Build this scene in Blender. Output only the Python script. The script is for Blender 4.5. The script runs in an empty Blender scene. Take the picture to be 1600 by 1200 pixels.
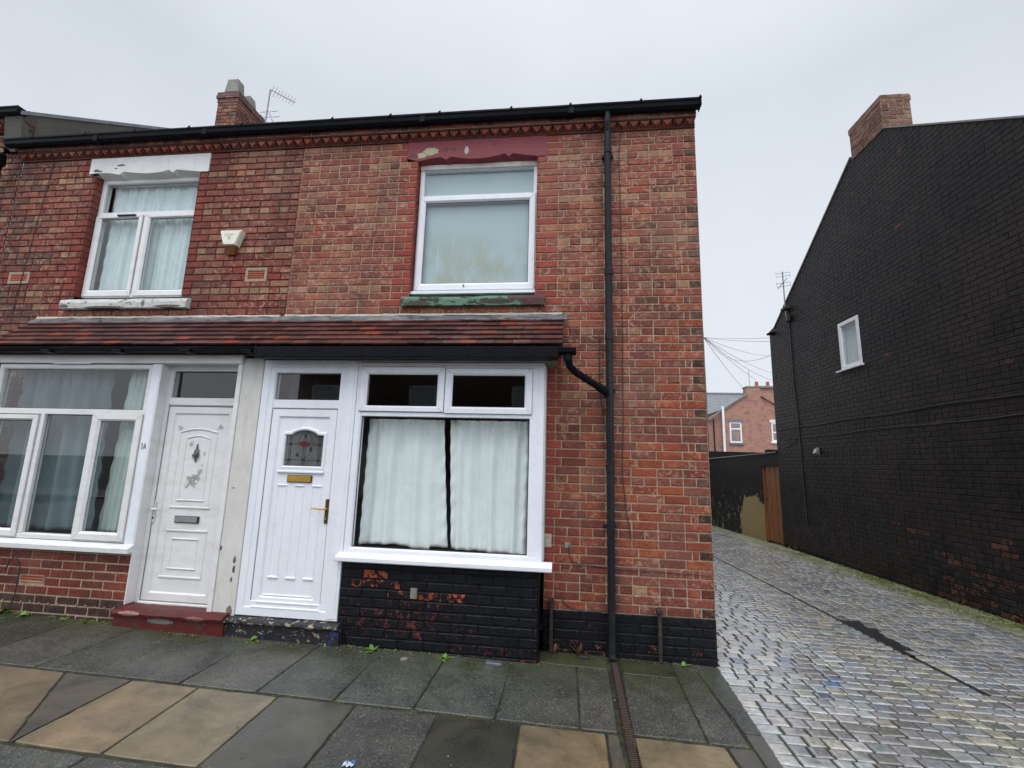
import bpy, math, random
from mathutils import Vector, Matrix, noise as mn
SC = bpy.context.scene
COL = SC.collection
rnd = random.Random(7)

# ------------------------------------------------------------------ camera
cam_d = bpy.data.cameras.new('camera'); cam = bpy.data.objects.new('camera', cam_d); COL.objects.link(cam)
cam_d.sensor_width = 36.0; cam_d.lens = 36.0*722.43/1600.0
cam_d.clip_start = 0.05; cam_d.clip_end = 600
CR = Vector((0.99343487, 0.11086612, 0.02821121)); CU = Vector((-0.00881592, -0.17167743, 0.98511377)); CF = Vector((-0.11405897, 0.97889507, 0.16957296))
mw = Matrix((CR, CU, -CF)).transposed().to_4x4(); mw.translation = Vector((-1.323, -4.485, 1.6525)); cam.matrix_world = mw
SC.camera = cam

# ------------------------------------------------------------------ sky, sun, exposure
W = bpy.data.worlds.new('World'); SC.world = W; W.use_nodes = True
wn = W.node_tree; wn.nodes.clear()
def WN(t): return wn.nodes.new(t)
SUN_EL, SUN_AZ = math.radians(61), math.radians(200)
wo = WN('ShaderNodeOutputWorld'); sky = WN('ShaderNodeTexSky'); sky.sky_type = 'NISHITA'; sky.sun_disc = False
sky.sun_elevation = SUN_EL; sky.sun_rotation = SUN_AZ
b1 = WN('ShaderNodeBackground'); b1.inputs[1].default_value = 0.1; wn.links.new(sky.outputs[0], b1.inputs[0])
tc = WN('ShaderNodeTexCoord'); sp = WN('ShaderNodeSeparateXYZ'); wn.links.new(tc.outputs['Generated'], sp.inputs[0])
nz = WN('ShaderNodeTexNoise'); nz.inputs['Scale'].default_value = 1.6; nz.inputs['Detail'].default_value = 4; wn.links.new(tc.outputs['Generated'], nz.inputs['Vector'])
rp = WN('ShaderNodeValToRGB'); rp.color_ramp.elements[0].color = (0.81, 0.855, 0.925, 1); rp.color_ramp.elements[0].position = 0.0
rp.color_ramp.elements[1].color = (0.72, 0.775, 0.85, 1); rp.color_ramp.elements[1].position = 0.62
e = rp.color_ramp.elements.new(0.40); e.color = (0.80, 0.845, 0.92, 1)
e = rp.color_ramp.elements.new(1.0); e.color = (1.15, 1.2, 1.25, 1)
wn.links.new(sp.outputs[2], rp.inputs[0])
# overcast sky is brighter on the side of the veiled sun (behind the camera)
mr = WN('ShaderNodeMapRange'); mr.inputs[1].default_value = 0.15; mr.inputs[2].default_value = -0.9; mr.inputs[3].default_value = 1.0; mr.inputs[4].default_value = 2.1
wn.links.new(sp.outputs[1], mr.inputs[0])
mr2 = WN('ShaderNodeMapRange'); mr2.inputs[1].default_value = 0.3; mr2.inputs[2].default_value = 0.7; mr2.inputs[3].default_value = 0.90; mr2.inputs[4].default_value = 1.06
wn.links.new(nz.outputs[0], mr2.inputs[0])
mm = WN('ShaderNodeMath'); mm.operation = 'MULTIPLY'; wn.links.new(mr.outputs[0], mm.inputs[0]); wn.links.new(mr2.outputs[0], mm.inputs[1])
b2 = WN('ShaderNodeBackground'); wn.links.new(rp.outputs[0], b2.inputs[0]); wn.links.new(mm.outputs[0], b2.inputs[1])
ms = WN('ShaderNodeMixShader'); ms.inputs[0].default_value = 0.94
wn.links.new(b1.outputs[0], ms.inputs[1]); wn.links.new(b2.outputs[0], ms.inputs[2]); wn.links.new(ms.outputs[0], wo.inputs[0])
sd = bpy.data.lights.new('sun', 'SUN'); sd.energy = 1.5; sd.angle = math.radians(28); sd.color = (1, 0.97, 0.93)
so = bpy.data.objects.new('sun', sd); COL.objects.link(so)
sdir = Vector((math.sin(SUN_AZ)*math.cos(SUN_EL), math.cos(SUN_AZ)*math.cos(SUN_EL), math.sin(SUN_EL)))
so.rotation_euler = sdir.to_track_quat('Z', 'Y').to_euler()
SC.view_settings.view_transform = 'Standard'; SC.view_settings.look = 'None'
SC.view_settings.exposure = 0.0; SC.view_settings.gamma = 1; SC.view_settings.use_curve_mapping = False
SC.cycles.max_bounces = 8; SC.cycles.transparent_max_bounces = 12

# ------------------------------------------------------------------ node helper and materials
class N:
    def __init__(s, name):
        s.m = bpy.data.materials.new(name); s.m.use_nodes = True; s.t = s.m.node_tree; s.t.nodes.clear()
        s.o = s.t.nodes.new('ShaderNodeOutputMaterial'); s.p = s.t.nodes.new('ShaderNodeBsdfPrincipled')
        s.t.links.new(s.p.outputs[0], s.o.inputs[0]); s.oc = s.t.nodes.new('ShaderNodeTexCoord').outputs['Object']
    def new(s, t, **k):
        n = s.t.nodes.new(t)
        for a, b in k.items(): setattr(n, a, b)
        return n
    def put(s, v, i):
        if isinstance(v, bpy.types.NodeSocket): s.t.links.new(v, i)
        elif isinstance(v, (tuple, list)) and len(v) == 3 and i.type == 'RGBA': i.default_value = (*v, 1)
        else: i.default_value = v
    def noise(s, scale, detail=3, rough=.5, vec=None, dist=0):
        n = s.new('ShaderNodeTexNoise'); s.put(vec or s.oc, n.inputs['Vector']); n.inputs['Scale'].default_value = scale
        n.inputs['Detail'].default_value = detail; n.inputs['Roughness'].default_value = rough; n.inputs['Distortion'].default_value = dist
        return n.outputs[0]
    def math(s, op, a, b=0.0, c=None):
        n = s.new('ShaderNodeMath', operation=op); s.put(a, n.inputs[0]); s.put(b, n.inputs[1])
        if c is not None: s.put(c, n.inputs[2])
        return n.outputs[0]
    def rng(s, v, a, b, c=0.0, d=1.0):
        n = s.new('ShaderNodeMapRange'); s.put(v, n.inputs[0])
        for i, x in enumerate((a, b, c, d)): s.put(x, n.inputs[i+1])
        return n.outputs[0]
    def mix(s, f, a, b, mode='MIX'):
        n = s.new('ShaderNodeMix', data_type='RGBA', blend_type=mode); s.put(f, n.inputs[0]); s.put(a, n.inputs[6]); s.put(b, n.inputs[7])
        return n.outputs[2]
    def scale(s, vec, xyz):
        n = s.new('ShaderNodeMapping'); s.put(vec, n.inputs[0]); n.inputs['Scale'].default_value = xyz; return n.outputs[0]
    def sep(s, vec=None):
        n = s.new('ShaderNodeSeparateXYZ'); s.put(vec or s.oc, n.inputs[0]); return n.outputs
    def attr(s, name):
        n = s.new('ShaderNodeAttribute'); n.attribute_name = name; return n.outputs
    def bump(s, h, dist=.004, strength=1.0):
        n = s.new('ShaderNodeBump'); s.put(h, n.inputs['Height']); n.inputs['Distance'].default_value = dist; n.inputs['Strength'].default_value = strength
        s.t.links.new(n.outputs[0], s.p.inputs['Normal'])
    def fin(s, col, rough=.6, metal=0.0, spec=.5):
        s.put(col, s.p.inputs['Base Color']); s.put(rough, s.p.inputs['Roughness']); s.put(metal, s.p.inputs['Metallic']); s.put(spec, s.p.inputs['Specular IOR Level'])
        return s.m
def plain(name, col, rough=.5, var=.12, sc=14, bump=0.0, bs=120, metal=0.0, spec=.5, dirt=None, dirt_amt=.5, dsc=(5, 5, 1.5)):
    n = N(name); f = n.noise(sc, 4, .6)
    a = tuple(c*(1-var) for c in col); b = tuple(min(1, c*(1+var)) for c in col)
    c = n.mix(n.rng(f, .3, .7), a, b)
    if dirt:
        d = n.noise(1, 6, .65, n.scale(n.oc, dsc)); c = n.mix(n.math('MULTIPLY', n.rng(d, .48, .72), dirt_amt), c, dirt)
    if bump: n.bump(n.noise(bs, 3), bump)
    return n.fin(c, n.rng(f, .2, .8, rough*.8, min(1, rough*1.2)), metal, spec)

def brick_mat(name, soot=True, wet=.62):
    n = N(name); col = n.attr('Col')[0]; wr = n.attr('wear')[2]
    fine = n.noise(60, 5, .65); mid = n.noise(17, 5, .7, dist=.6)
    c = n.mix(n.rng(fine, .3, .72), n.mix(1.0, col, (.56, .50, .46), 'MULTIPLY'), n.mix(1.0, col, (1.34, 1.26, 1.14), 'MULTIPLY'))
    sm = n.noise(7, 3, .6, dist=1.0); c = n.mix(n.math('MULTIPLY', n.rng(sm, .50, .56), .45), c, n.mix(1.0, col, (.60, .62, .68), 'MULTIPLY'))
    # limescale and lighter weathered scabs on part of the bricks
    sc = n.math('MULTIPLY', n.rng(mid, .525, .57), n.rng(wr, .0, 1.0, .0, .95))
    c = n.mix(n.math('MULTIPLY', sc, .8), c, n.mix(n.rng(fine, .4, .6), (.38, .22, .145), (.50, .35, .25)))
    pits = n.new('ShaderNodeTexVoronoi'); n.put(n.oc, pits.inputs['Vector']); pits.inputs['Scale'].default_value = 38
    pm = n.math('MULTIPLY', n.rng(pits.outputs[0], .22, .12), n.rng(n.noise(9, 2), .44, .58))
    c = n.mix(n.math('MULTIPLY', pm, .8), c, (.05, .03, .03))
    if soot:
        big = n.noise(1, 6, .7, n.scale(n.oc, (1.6, 1.6, .55)))
        c = n.mix(n.math('MULTIPLY', n.rng(big, .48, .72), .72), c, (.075, .042, .036)); c = n.mix(n.math('MULTIPLY', n.rng(n.noise(.9, 4, .6), .5, .7), .22), c, (.40, .26, .19))
        xx = n.sep()[0]; pp = n.math('MULTIPLY', n.rng(n.math('ABSOLUTE', n.math('ADD', xx, .905)), .17, .05), n.rng(n.noise(6, 5, .7), .42, .6)); c = n.mix(n.math('MULTIPLY', pp, .7), c, (.045, .028, .025))
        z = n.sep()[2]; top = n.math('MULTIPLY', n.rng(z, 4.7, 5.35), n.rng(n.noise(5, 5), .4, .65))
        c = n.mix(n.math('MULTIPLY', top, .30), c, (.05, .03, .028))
    n.bump(n.math('ADD', n.math('MULTIPLY', n.noise(45, 5, .7), 1.0), n.math('MULTIPLY', pm, -.6)), .006)
    return n.fin(c, n.rng(n.noise(6, 3), .3, .7, wet-.15, wet+.15), 0, .12)
def painted_mat(name, paint, paint2, rough=.35, under=(.30, .075, .04), aged=False):
    # paint over brick, flaked away where the wear attribute says
    n = N(name); wr = n.attr('wear')[2]; col = n.attr('Col')[0]
    f = n.noise(22, 7, .72, dist=.4); m = n.rng(n.math('SUBTRACT', f, wr), -.02, .02, 0.0, 1.0)
    p = n.mix(n.rng(n.noise(14, 5, .7), .35, .7), paint, paint2)
    if aged:
        p = n.mix(n.math('MULTIPLY', n.rng(n.noise(.9, 6, .75), .46, .62), .9), p, (.032, .022, .019)); p = n.mix(n.math('MULTIPLY', n.rng(n.noise(1, 6, .7, n.scale(n.oc, (2.5, 2.5, .5))), .5, .72), .6), p, (.030, .028, .028))
        x, y, z = n.sep()[:3]; lo = n.math('MULTIPLY', n.rng(z, 1.6, .3), n.rng(n.noise(3, 6, .75), .50, .66)); p = n.mix(n.math('MULTIPLY', lo, .5), p, (.075, .070, .068))
        st = n.noise(1, 3, .5, n.scale(n.oc, (11, 11, 1.1))); p = n.mix(n.math('MULTIPLY', n.math('MULTIPLY', n.rng(st, .74, .78), n.rng(n.noise(2.3, 2), .55, .6)), .6), p, (.16, .16, .15))
    p = n.mix(n.math('MULTIPLY', n.rng(n.noise(1, 6, .75, n.scale(n.oc, (30, 30, 70))), .64, .70), .5), p, (.20, .19, .19))
    c = n.mix(m, n.mix(n.rng(n.noise(40, 4), .3, .7), n.mix(1.0, col, (.6, .55, .55), 'MULTIPLY'), col), p)
    n.bump(n.math('ADD', n.noise(30, 6, .7), n.math('MULTIPLY', m, .5)), .009)
    return n.fin(c, n.rng(m, 0, 1, .7, rough), 0, .17)
def patch_mat(name, base, patches, rough=.55, bump=.002, flake=None, fl_at=.60, fl_sc=(16, 16, 22)):
    # base paint with peeled patches: list of (x, z, radius_x, radius_z, colour)
    n = N(name); f = n.noise(30, 4, .6)
    c = n.mix(n.rng(n.noise(5, 6, .7), .3, .7), tuple(v*.88 for v in base), tuple(v*1.06 for v in base)); gr = n.noise(1, 6, .7, n.scale(n.oc, (9, 9, 1.6))); c = n.mix(n.math('MULTIPLY', n.rng(gr, .54, .72), .35), c, tuple(v*.45 for v in base))
    x, y, z = n.sep()[:3]
    j = n.math('MULTIPLY', n.math('SUBTRACT', n.noise(34, 7, .8, dist=.8), .5), 4.2)
    if flake:
        fk = n.noise(1, 7, .75, n.scale(n.oc, fl_sc), .5); c = n.mix(n.rng(fk, fl_at-.03, fl_at), c, tuple(v*.6 for v in base)); c = n.mix(n.rng(fk, fl_at, fl_at+.012), c, n.mix(n.rng(f, .4, .6), flake, tuple(v*.45 for v in flake)))
    for (px, pz, rx, rz, pc) in patches:
        d = n.math('ADD', n.math('POWER', n.math('DIVIDE', n.math('SUBTRACT', x, px), rx), 2.0), n.math('POWER', n.math('DIVIDE', n.math('SUBTRACT', z, pz), rz), 2.0))
        d = n.math('ADD', d, j)
        c = n.mix(n.rng(d, 1.35, 1.2), c, tuple(v*.35 for v in base)); c = n.mix(n.rng(d, 1.1, 1.0), c, pc)
    n.bump(n.noise(50, 5, .7), bump)
    return n.fin(c, rough, 0, .25)
def tex_brick(name, c1, c2, mortar, sc=1.0, ms=.006, black=False):
    n = N(name); x, y, z = n.sep()[:3]; cmb = n.new('ShaderNodeCombineXYZ'); n.put(n.math('ADD', x, y), cmb.inputs[0]); n.put(z, cmb.inputs[1])
    b = n.new('ShaderNodeTexBrick'); n.put(cmb.outputs[0], b.inputs[0]); n.put(c1, b.inputs['Color1']); n.put(c2, b.inputs['Color2']); n.put(mortar, b.inputs['Mortar'])
    b.inputs['Scale'].default_value = sc; b.inputs['Brick Width'].default_value = .235; b.inputs['Row Height'].default_value = .08; b.inputs['Mortar Size'].default_value = ms; b.inputs['Bias'].default_value = 0
    c = n.mix(n.rng(n.noise(10, 5, .7), .55, .7, 0, .35), b.outputs[0], (.42, .27, .21)) if not black else b.outputs[0]
    c = n.mix(n.rng(n.noise(3, 4), .5, .75, 0, .5), c, (.07, .05, .045))
    n.bump(n.math('SUBTRACT', n.math('MULTIPLY', n.noise(40, 4), .6), b.outputs[1]), .008)
    return n.fin(c, .7)
def glass_mat(name, boost=1.5, tint=(.95, .98, .98)):
    n = N(name); t = n.t; t.nodes.remove(n.p)
    tr = n.new('ShaderNodeBsdfTransparent'); tr.inputs[0].default_value = (*tint, 1); gl = n.new('ShaderNodeBsdfGlossy'); gl.inputs['Roughness'].default_value = .015
    fr = n.new('ShaderNodeFresnel'); ge = n.new('ShaderNodeNewGeometry'); n.put(n.rng(ge.outputs['Backfacing'], 0, 1, 1.5, 1/1.5), fr.inputs[0])
    mx = n.new('ShaderNodeMixShader'); n.put(n.math('MINIMUM', n.math('MULTIPLY', fr.outputs[0], boost), 1.0), mx.inputs[0]); t.links.new(tr.outputs[0], mx.inputs[1]); t.links.new(gl.outputs[0], mx.inputs[2])
    t.links.new(mx.outputs[0], n.o.inputs[0]); return n.m

MT = {}
MT['brick'] = brick_mat('weathered red brick'); MT['brick_low'] = brick_mat('damp red brick', True, .5)
MT['mortar'] = plain('sand lime mortar', (.36, .265, .185), .9, .3, 30, .003, 90, dirt=(.15, .12, .09), dirt_amt=.6, spec=.2)
MT['mortar_dark'] = plain('dark recessed mortar', (.075, .055, .05), .9, .3, 30, .003, 90)
MT['black_brick'] = painted_mat('black painted brick', (.008, .008, .009), (.019, .016, .017), .45, aged=True)
MT['base_brick'] = painted_mat('black gloss paint on brick', (.006, .007, .010), (.014, .014, .018), .3, (.3, .07, .03))
MT['black_joint'] = plain('black painted joint', (.008, .008, .009), .5, .3, 30, .003, 90, spec=.15)
MT['upvc'] = plain('bright white upvc', (.80, .825, .88), .28, .02, 6, dirt=(.50, .51, .52), dirt_amt=.22, dsc=(4, 4, 1.5))
MT['upvc_old'] = plain('weathered white upvc', (.74, .74, .74), .38, .03, 8, dirt=(.42, .40, .34), dirt_amt=.35, dsc=(3, 3, 9))
MT['cream'] = plain('cream painted timber', (.62, .59, .53), .5, .06, 10, .002, 50, dirt=(.30, .26, .21), dirt_amt=.45, dsc=(7, 7, 1.2))
MT['seam'] = plain('gap shadow line', (.16, .155, .14), .8)  # thin shadow of door and casement gaps, painted as a grey line
MT['gasket'] = plain('black rubber gasket', (.02, .02, .022), .5)
MT['black_pvc'] = plain('black plastic gutter', (.008, .009, .012), .35, .2, 10, .0015, 30, dirt=(.015, .015, .015), dirt_amt=.5, spec=.06)
MT['pipe'] = plain('black downpipe plastic', (.014, .016, .022), .28, .2, 10, dirt=(.05, .045, .04), dirt_amt=.5, spec=.15)
MT['iron'] = plain('rusted black iron', (.02, .018, .018), .6, .3, 30, .003, 80, dirt=(.12, .05, .02), dirt_amt=.6, dsc=(20, 20, 20))
MT['glass'] = glass_mat('window glass'); MT['glass_far'] = glass_mat('far window glass', 2.2, (.8, .85, .85))
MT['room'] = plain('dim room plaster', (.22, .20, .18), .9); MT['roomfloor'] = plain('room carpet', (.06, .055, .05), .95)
MT['curtain'] = plain('pale mint curtain cloth', (.82, .86, .84), .9, .04, 12, .002, 260)
MT['mintdim'] = plain('pale green curtain lining', (.42, .50, .46), .9, .05, 12, .002, 260)
MT['curtain_dark'] = plain('teal grey curtain cloth', (.12, .17, .185), .85, .1, 8, .002, 200)
MT['net'] = plain('net curtain cloth', (.56, .66, .66), .95, .08, 12, .002, 200)
MT['gold'] = plain('polished brass', (.66, .40, .085), .32, .1, 20, metal=.85)
MT['gold_dark'] = plain('tarnished brass plate', (.10, .075, .025), .3, .2, 20, metal=.6)
MT['pewter'] = plain('dull grey metal', (.14, .14, .14), .4, .3, 60, metal=.6)
MT['chrome'] = plain('brushed steel', (.36, .36, .38), .3, .1, 20, metal=.7)
MT['slate_lead'] = plain('patched lead flashing', (.085, .095, .11), .4, .35, 9, .006, 18, dirt=(.34, .34, .34), dirt_amt=.6, dsc=(3, 3, 9))
MT['fillet'] = plain('pale mortar fillet', (.45, .40, .33), .85, .2, 20, .008, 40)
MT['roofslate'] = plain('blue grey roof slate', (.17, .18, .20), .45, .25, 4, .004, 12, dirt=(.30, .30, .30), dirt_amt=.4)
MT['stone_cap'] = plain('weathered cement', (.22, .215, .185), .85, .25, 8, .006, 40, dirt=(.11, .11, .09), dirt_amt=.6, dsc=(6, 6, 6))
MT['verge'] = plain('grey cement render', (.085, .078, .066), .9, .22, 3, .008, 50, dirt=(.05, .045, .04), dirt_amt=.5)
MT['alarm'] = plain('ivory plastic', (.78, .76, .62), .35, .04, 10); MT['amber'] = plain('amber lens plastic', (.17, .055, .012), .2, .15, 10)
MT['terracotta'] = plain('terracotta air brick', (.36, .10, .055), .8, .2, 30, .003, 60)
MT['ventframe'] = plain('sand mortar surround', (.33, .25, .18), .85, .2, 30, .003, 60)
MT['dark'] = plain('dark void', (.01, .008, .008), .9)
MT['red_step'] = patch_mat('worn red step paint', (.115, .017, .016), [(-4.95, .155, .13, .022, (.20, .17, .15)), (-5.25, .21, .10, .02, (.30, .16, .13)), (-4.60, .20, .09, .02, (.22, .10, .08))], .45, .008, (.10, .045, .038), .55, (8, 8, 16))
MT['soffit'] = plain('dirty grey soffit board', (.20, .18, .15), .7, .2, 12, dirt=(.06, .05, .04), dirt_amt=.7)
def step_black():
    n = N('flaked black step paint'); f = n.noise(14, 6, .7, n.scale(n.oc, (1, 1, 1.6)))
    c = n.mix(n.rng(f, .58, .60), (.014, .014, .018), (.33, .27, .20)); g = n.noise(11, 5, .6)
    c = n.mix(n.math('MULTIPLY', n.rng(g, .60, .62), n.rng(n.sep()[2], .19, .18)), c, (.02, .035, .16)); h = n.noise(21, 5, .6)
    c = n.mix(n.rng(h, .66, .68), c, (.42, .42, .40)); n.bump(f, .012); return n.fin(c, .5)
MT['black_step'] = step_black()
def tile_mat():
    n = N('clay roof tile'); col = n.attr('Col')[0]; f = n.noise(35, 5, .65)
    c = n.mix(n.rng(f, .3, .7), n.mix(1.0, col, (.7, .68, .68), 'MULTIPLY'), n.mix(1.0, col, (1.2, 1.2, 1.2), 'MULTIPLY'))
    c = n.mix(n.rng(n.noise(12, 6, .75), .62, .70, 0, .4), c, (.17, .14, .12)); n.bump(n.noise(40, 4), .003); return n.fin(c, .38, 0, .4)
MT['tile'] = tile_mat()
def slab_mat(name, kind):
    n = N(name); col = n.attr('Col')[0]; x, y, z = n.sep()[:3]
    big = n.noise(2.6, 7, .68, dist=.5)
    c = n.mix(n.rng(big, .32, .68), n.mix(1.0, col, (.50, .52, .54), 'MULTIPLY'), n.mix(1.0, col, (1.30, 1.26, 1.18), 'MULTIPLY'))
    wp = n.rng(n.noise(1.3, 6, .7, dist=.8), .50, .60)
    if kind == 'agg':
        v = n.new('ShaderNodeTexVoronoi'); n.put(n.oc, v.inputs['Vector']); v.inputs['Scale'].default_value = 95
        cs = n.new('ShaderNodeSeparateColor'); n.put(v.outputs[1], cs.inputs[0])
        spk = n.math('MULTIPLY', n.rng(cs.outputs[0], .70, 1.0, 0, .8), n.rng(v.outputs[0], .55, .3))
        c = n.mix(n.math('MULTIPLY', spk, .75), c, (.34, .33, .30)); c = n.mix(n.math('MULTIPLY', n.rng(cs.outputs[1], .7, .9), .5), c, (.015, .015, .015))
        n.bump(n.math('ADD', n.noise(140, 3, .6), n.math('MULTIPLY', spk, .6)), .0035)
    else:
        c = n.mix(n.rng(n.noise(45, 4, .6), .55, .75, 0, .35), c, (.05, .045, .035)); n.bump(n.noise(60, 5, .6), .0018)
    # pale trodden spots
    v2 = n.new('ShaderNodeTexVoronoi'); n.put(n.oc, v2.inputs['Vector']); v2.inputs['Scale'].default_value = 3.1
    c2 = n.new('ShaderNodeSeparateColor'); n.put(v2.outputs[1], c2.inputs[0])
    c = n.mix(n.math('MULTIPLY', n.rng(v2.outputs[0], .034, .026), n.rng(c2.outputs[0], .60, .62)), c, (.52, .50, .45))
    # algae towards the foot of the wall
    al = n.math('MULTIPLY', n.rng(y, -.85, -.30, 0, 1), n.rng(n.noise(5.5, 6, .7), .34, .66))
    c = n.mix(n.math('MULTIPLY', al, .82), c, (.055, .066, .020))
    c = n.mix(n.math('MULTIPLY', wp, .35), c, n.mix(1.0, c, (.55, .55, .56), 'MULTIPLY'))
    return n.fin(c, n.math('SUBTRACT', n.rng(n.noise(3.5, 4, .6), .3, .7, .27 if kind == 'agg' else .34, .52), n.math('MULTIPLY', wp, .20)), 0, .5)
MT['agg'] = slab_mat('wet exposed aggregate slab', 'agg'); MT['flag'] = slab_mat('wet smooth flagstone', 'flag')
def joint_dirt():
    n = N('damp joint dirt'); f = n.noise(12, 5, .6); c = n.mix(n.rng(f, .45, .65), (.018, .016, .012), (.04, .055, .018)); n.bump(f, .01); return n.fin(c, .7)
MT['joint'] = joint_dirt()
def sett_mat():
    n = N('wet stone sett'); col = n.attr('Col')[0]; f = n.noise(30, 5, .65); g = n.noise(9, 5, .7)
    c = n.mix(n.rng(f, .3, .7), n.mix(1.0, col, (.6, .6, .6), 'MULTIPLY'), n.mix(1.0, col, (1.3, 1.3, 1.28), 'MULTIPLY'))
    c = n.mix(n.rng(g, .54, .66, 0, .65), c, (.13, .115, .08))
    x, y, z = n.sep()[:3]; edge = n.math('SUBTRACT', n.math('ADD', x, n.math('MULTIPLY', y, .029)), 3.35)
    ms_ = n.math('MULTIPLY', n.rng(n.math('ADD', edge, n.math('MULTIPLY', n.math('SUBTRACT', n.noise(2.2, 5, .7), .5), 1.1)), .0, .45), n.rng(n.noise(22, 4, .7), .34, .54))
    c = n.mix(n.math('MULTIPLY', ms_, .92), c, (.12, .14, .034))
    n.bump(n.math('ADD', n.noise(28, 4, .6), n.math('MULTIPLY', n.noise(9, 2), 1.5)), .0025)
    n.p.inputs['Coat Weight'].default_value = 1; n.p.inputs['Coat IOR'].default_value = 2.1; n.put(n.math('ADD', n.rng(n.noise(7, 3), .3, .7, .06, .24), n.math('MULTIPLY', ms_, .4)), n.p.inputs['Coat Roughness']); n.put(n.math('MULTIPLY', n.math('SUBTRACT', 1.0, n.math('MULTIPLY', ms_, .9)), n.rng(n.noise(1.4, 6, .7, dist=.6), .38, .56, .35, 1.0)), n.p.inputs['Coat Weight'])
    return n.fin(c, n.math('ADD', n.rng(n.noise(7, 3), .3, .7, .16, .36), n.math('MULTIPLY', ms_, .4)), 0, .6)
MT['sett'] = sett_mat()
MT['rust'] = plain('rusted iron channel', (.036, .020, .014), .5, .3, 40, .003, 60, dirt=(.02, .012, .01), dirt_amt=.6)
MT['tar'] = plain('wet tarmac', (.014, .014, .015), .3, .4, 60, .006, 120, dirt=(.05, .05, .05), dirt_amt=.4, dsc=(30, 30, 30))
MT['moss'] = plain('bright moss', (.12, .155, .022), .8, .4, 20, .004, 90)
MT['weed'] = plain('green weed leaf', (.10, .20, .03), .55, .3, 30); MT['dry'] = plain('dead plant stalk', (.15, .075, .03), .8, .4, 30)
MT['wood'] = None
def wood_mat():
    n = N('orange stained timber'); f = n.noise(1, 6, .65, n.scale(n.oc, (60, 60, 2.5)), .5)
    c = n.mix(n.rng(f, .35, .68), (.11, .040, .014), (.29, .115, .040)); n.bump(f, .004); return n.fin(c, .45)
MT['wood'] = wood_mat()
MT['yard'] = patch_mat('flaked black render', (.013, .013, .014), [], .5)
def yard_mat():
    n = N('flaking black render on yard wall'); x, y, z = n.sep()[:3]; f = n.noise(2.6, 6, .68, dist=.4); g = n.noise(16, 5, .7)
    c = n.mix(n.rng(g, .3, .7), (.007, .008, .009), (.022, .022, .022))
    d = n.math('ADD', n.math('POWER', n.math('DIVIDE', n.math('SUBTRACT', y, 9.0), .75), 2.0), n.math('POWER', n.math('DIVIDE', n.math('SUBTRACT', z, .15), .85), 2.0))
    d = n.math('ADD', d, n.math('MULTIPLY', n.math('SUBTRACT', f, .5), 2.2)); c = n.mix(n.rng(d, 1.05, .95), c, n.mix(n.rng(g, .3, .7), (.20, .15, .07), (.33, .26, .13)))
    lo = n.math('MULTIPLY', n.rng(z, 1.3, .2), n.rng(n.noise(6, 6, .75), .55, .60)); c = n.mix(n.math('MULTIPLY', lo, .8), c, (.22, .20, .13))
    n.bump(g, .008); return n.fin(c, .55, 0, .15)
MT['yard'] = yard_mat()
MT['pack'] = plain('crumpled packet foil', (.45, .50, .60), .35, .4, 25); MT['packblue'] = plain('blue packet print', (.04, .13, .30), .3, .2, 20)
MT['stone'] = plain('slate chip', (.10, .11, .13), .35, .3, 20, .004, 40)
MT['asphalt'] = plain('wet asphalt', (.045, .045, .048), .5, .2, 40, .004, 160)
MT['earth'] = plain('distant ground', (.10, .10, .09), .9, .2, 1)
MT['wire'] = plain('black cable', (.03, .03, .035), .6); MT['wire_pale'] = plain('grey overhead cable', (.30, .30, .34), .6)
MT['alu'] = plain('weathered aluminium', (.22, .22, .24), .4, .1, 20, metal=.6)
MT['far_brick'] = tex_brick('orange red far brick', (.45, .20, .14), (.34, .15, .11), (.48, .38, .31))  # distance haze is put into the colour as a paler brick
MT['chim_brick'] = tex_brick('sooty chimney brick', (.22, .075, .06), (.09, .042, .038), (.035, .028, .026), 1.0, .012)
MT['chim_pink'] = tex_brick('washed pink chimney brick', (.29, .12, .09), (.14, .065, .055), (.12, .095, .08), 1.0, .010)
MT['leaf'] = plain('street tree leaf', (.05, .09, .03), .6, .3, 5); MT['bark'] = plain('bark', (.06, .045, .03), .9)
MT['paintgrey'] = plain('grey painted stone', (.16, .17, .19), .6); MT['paintwhite'] = plain('white painted stone', (.74, .74, .73), .55, .04, 10, .002, 60, dirt=(.3, .28, .25), dirt_amt=.3)

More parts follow.
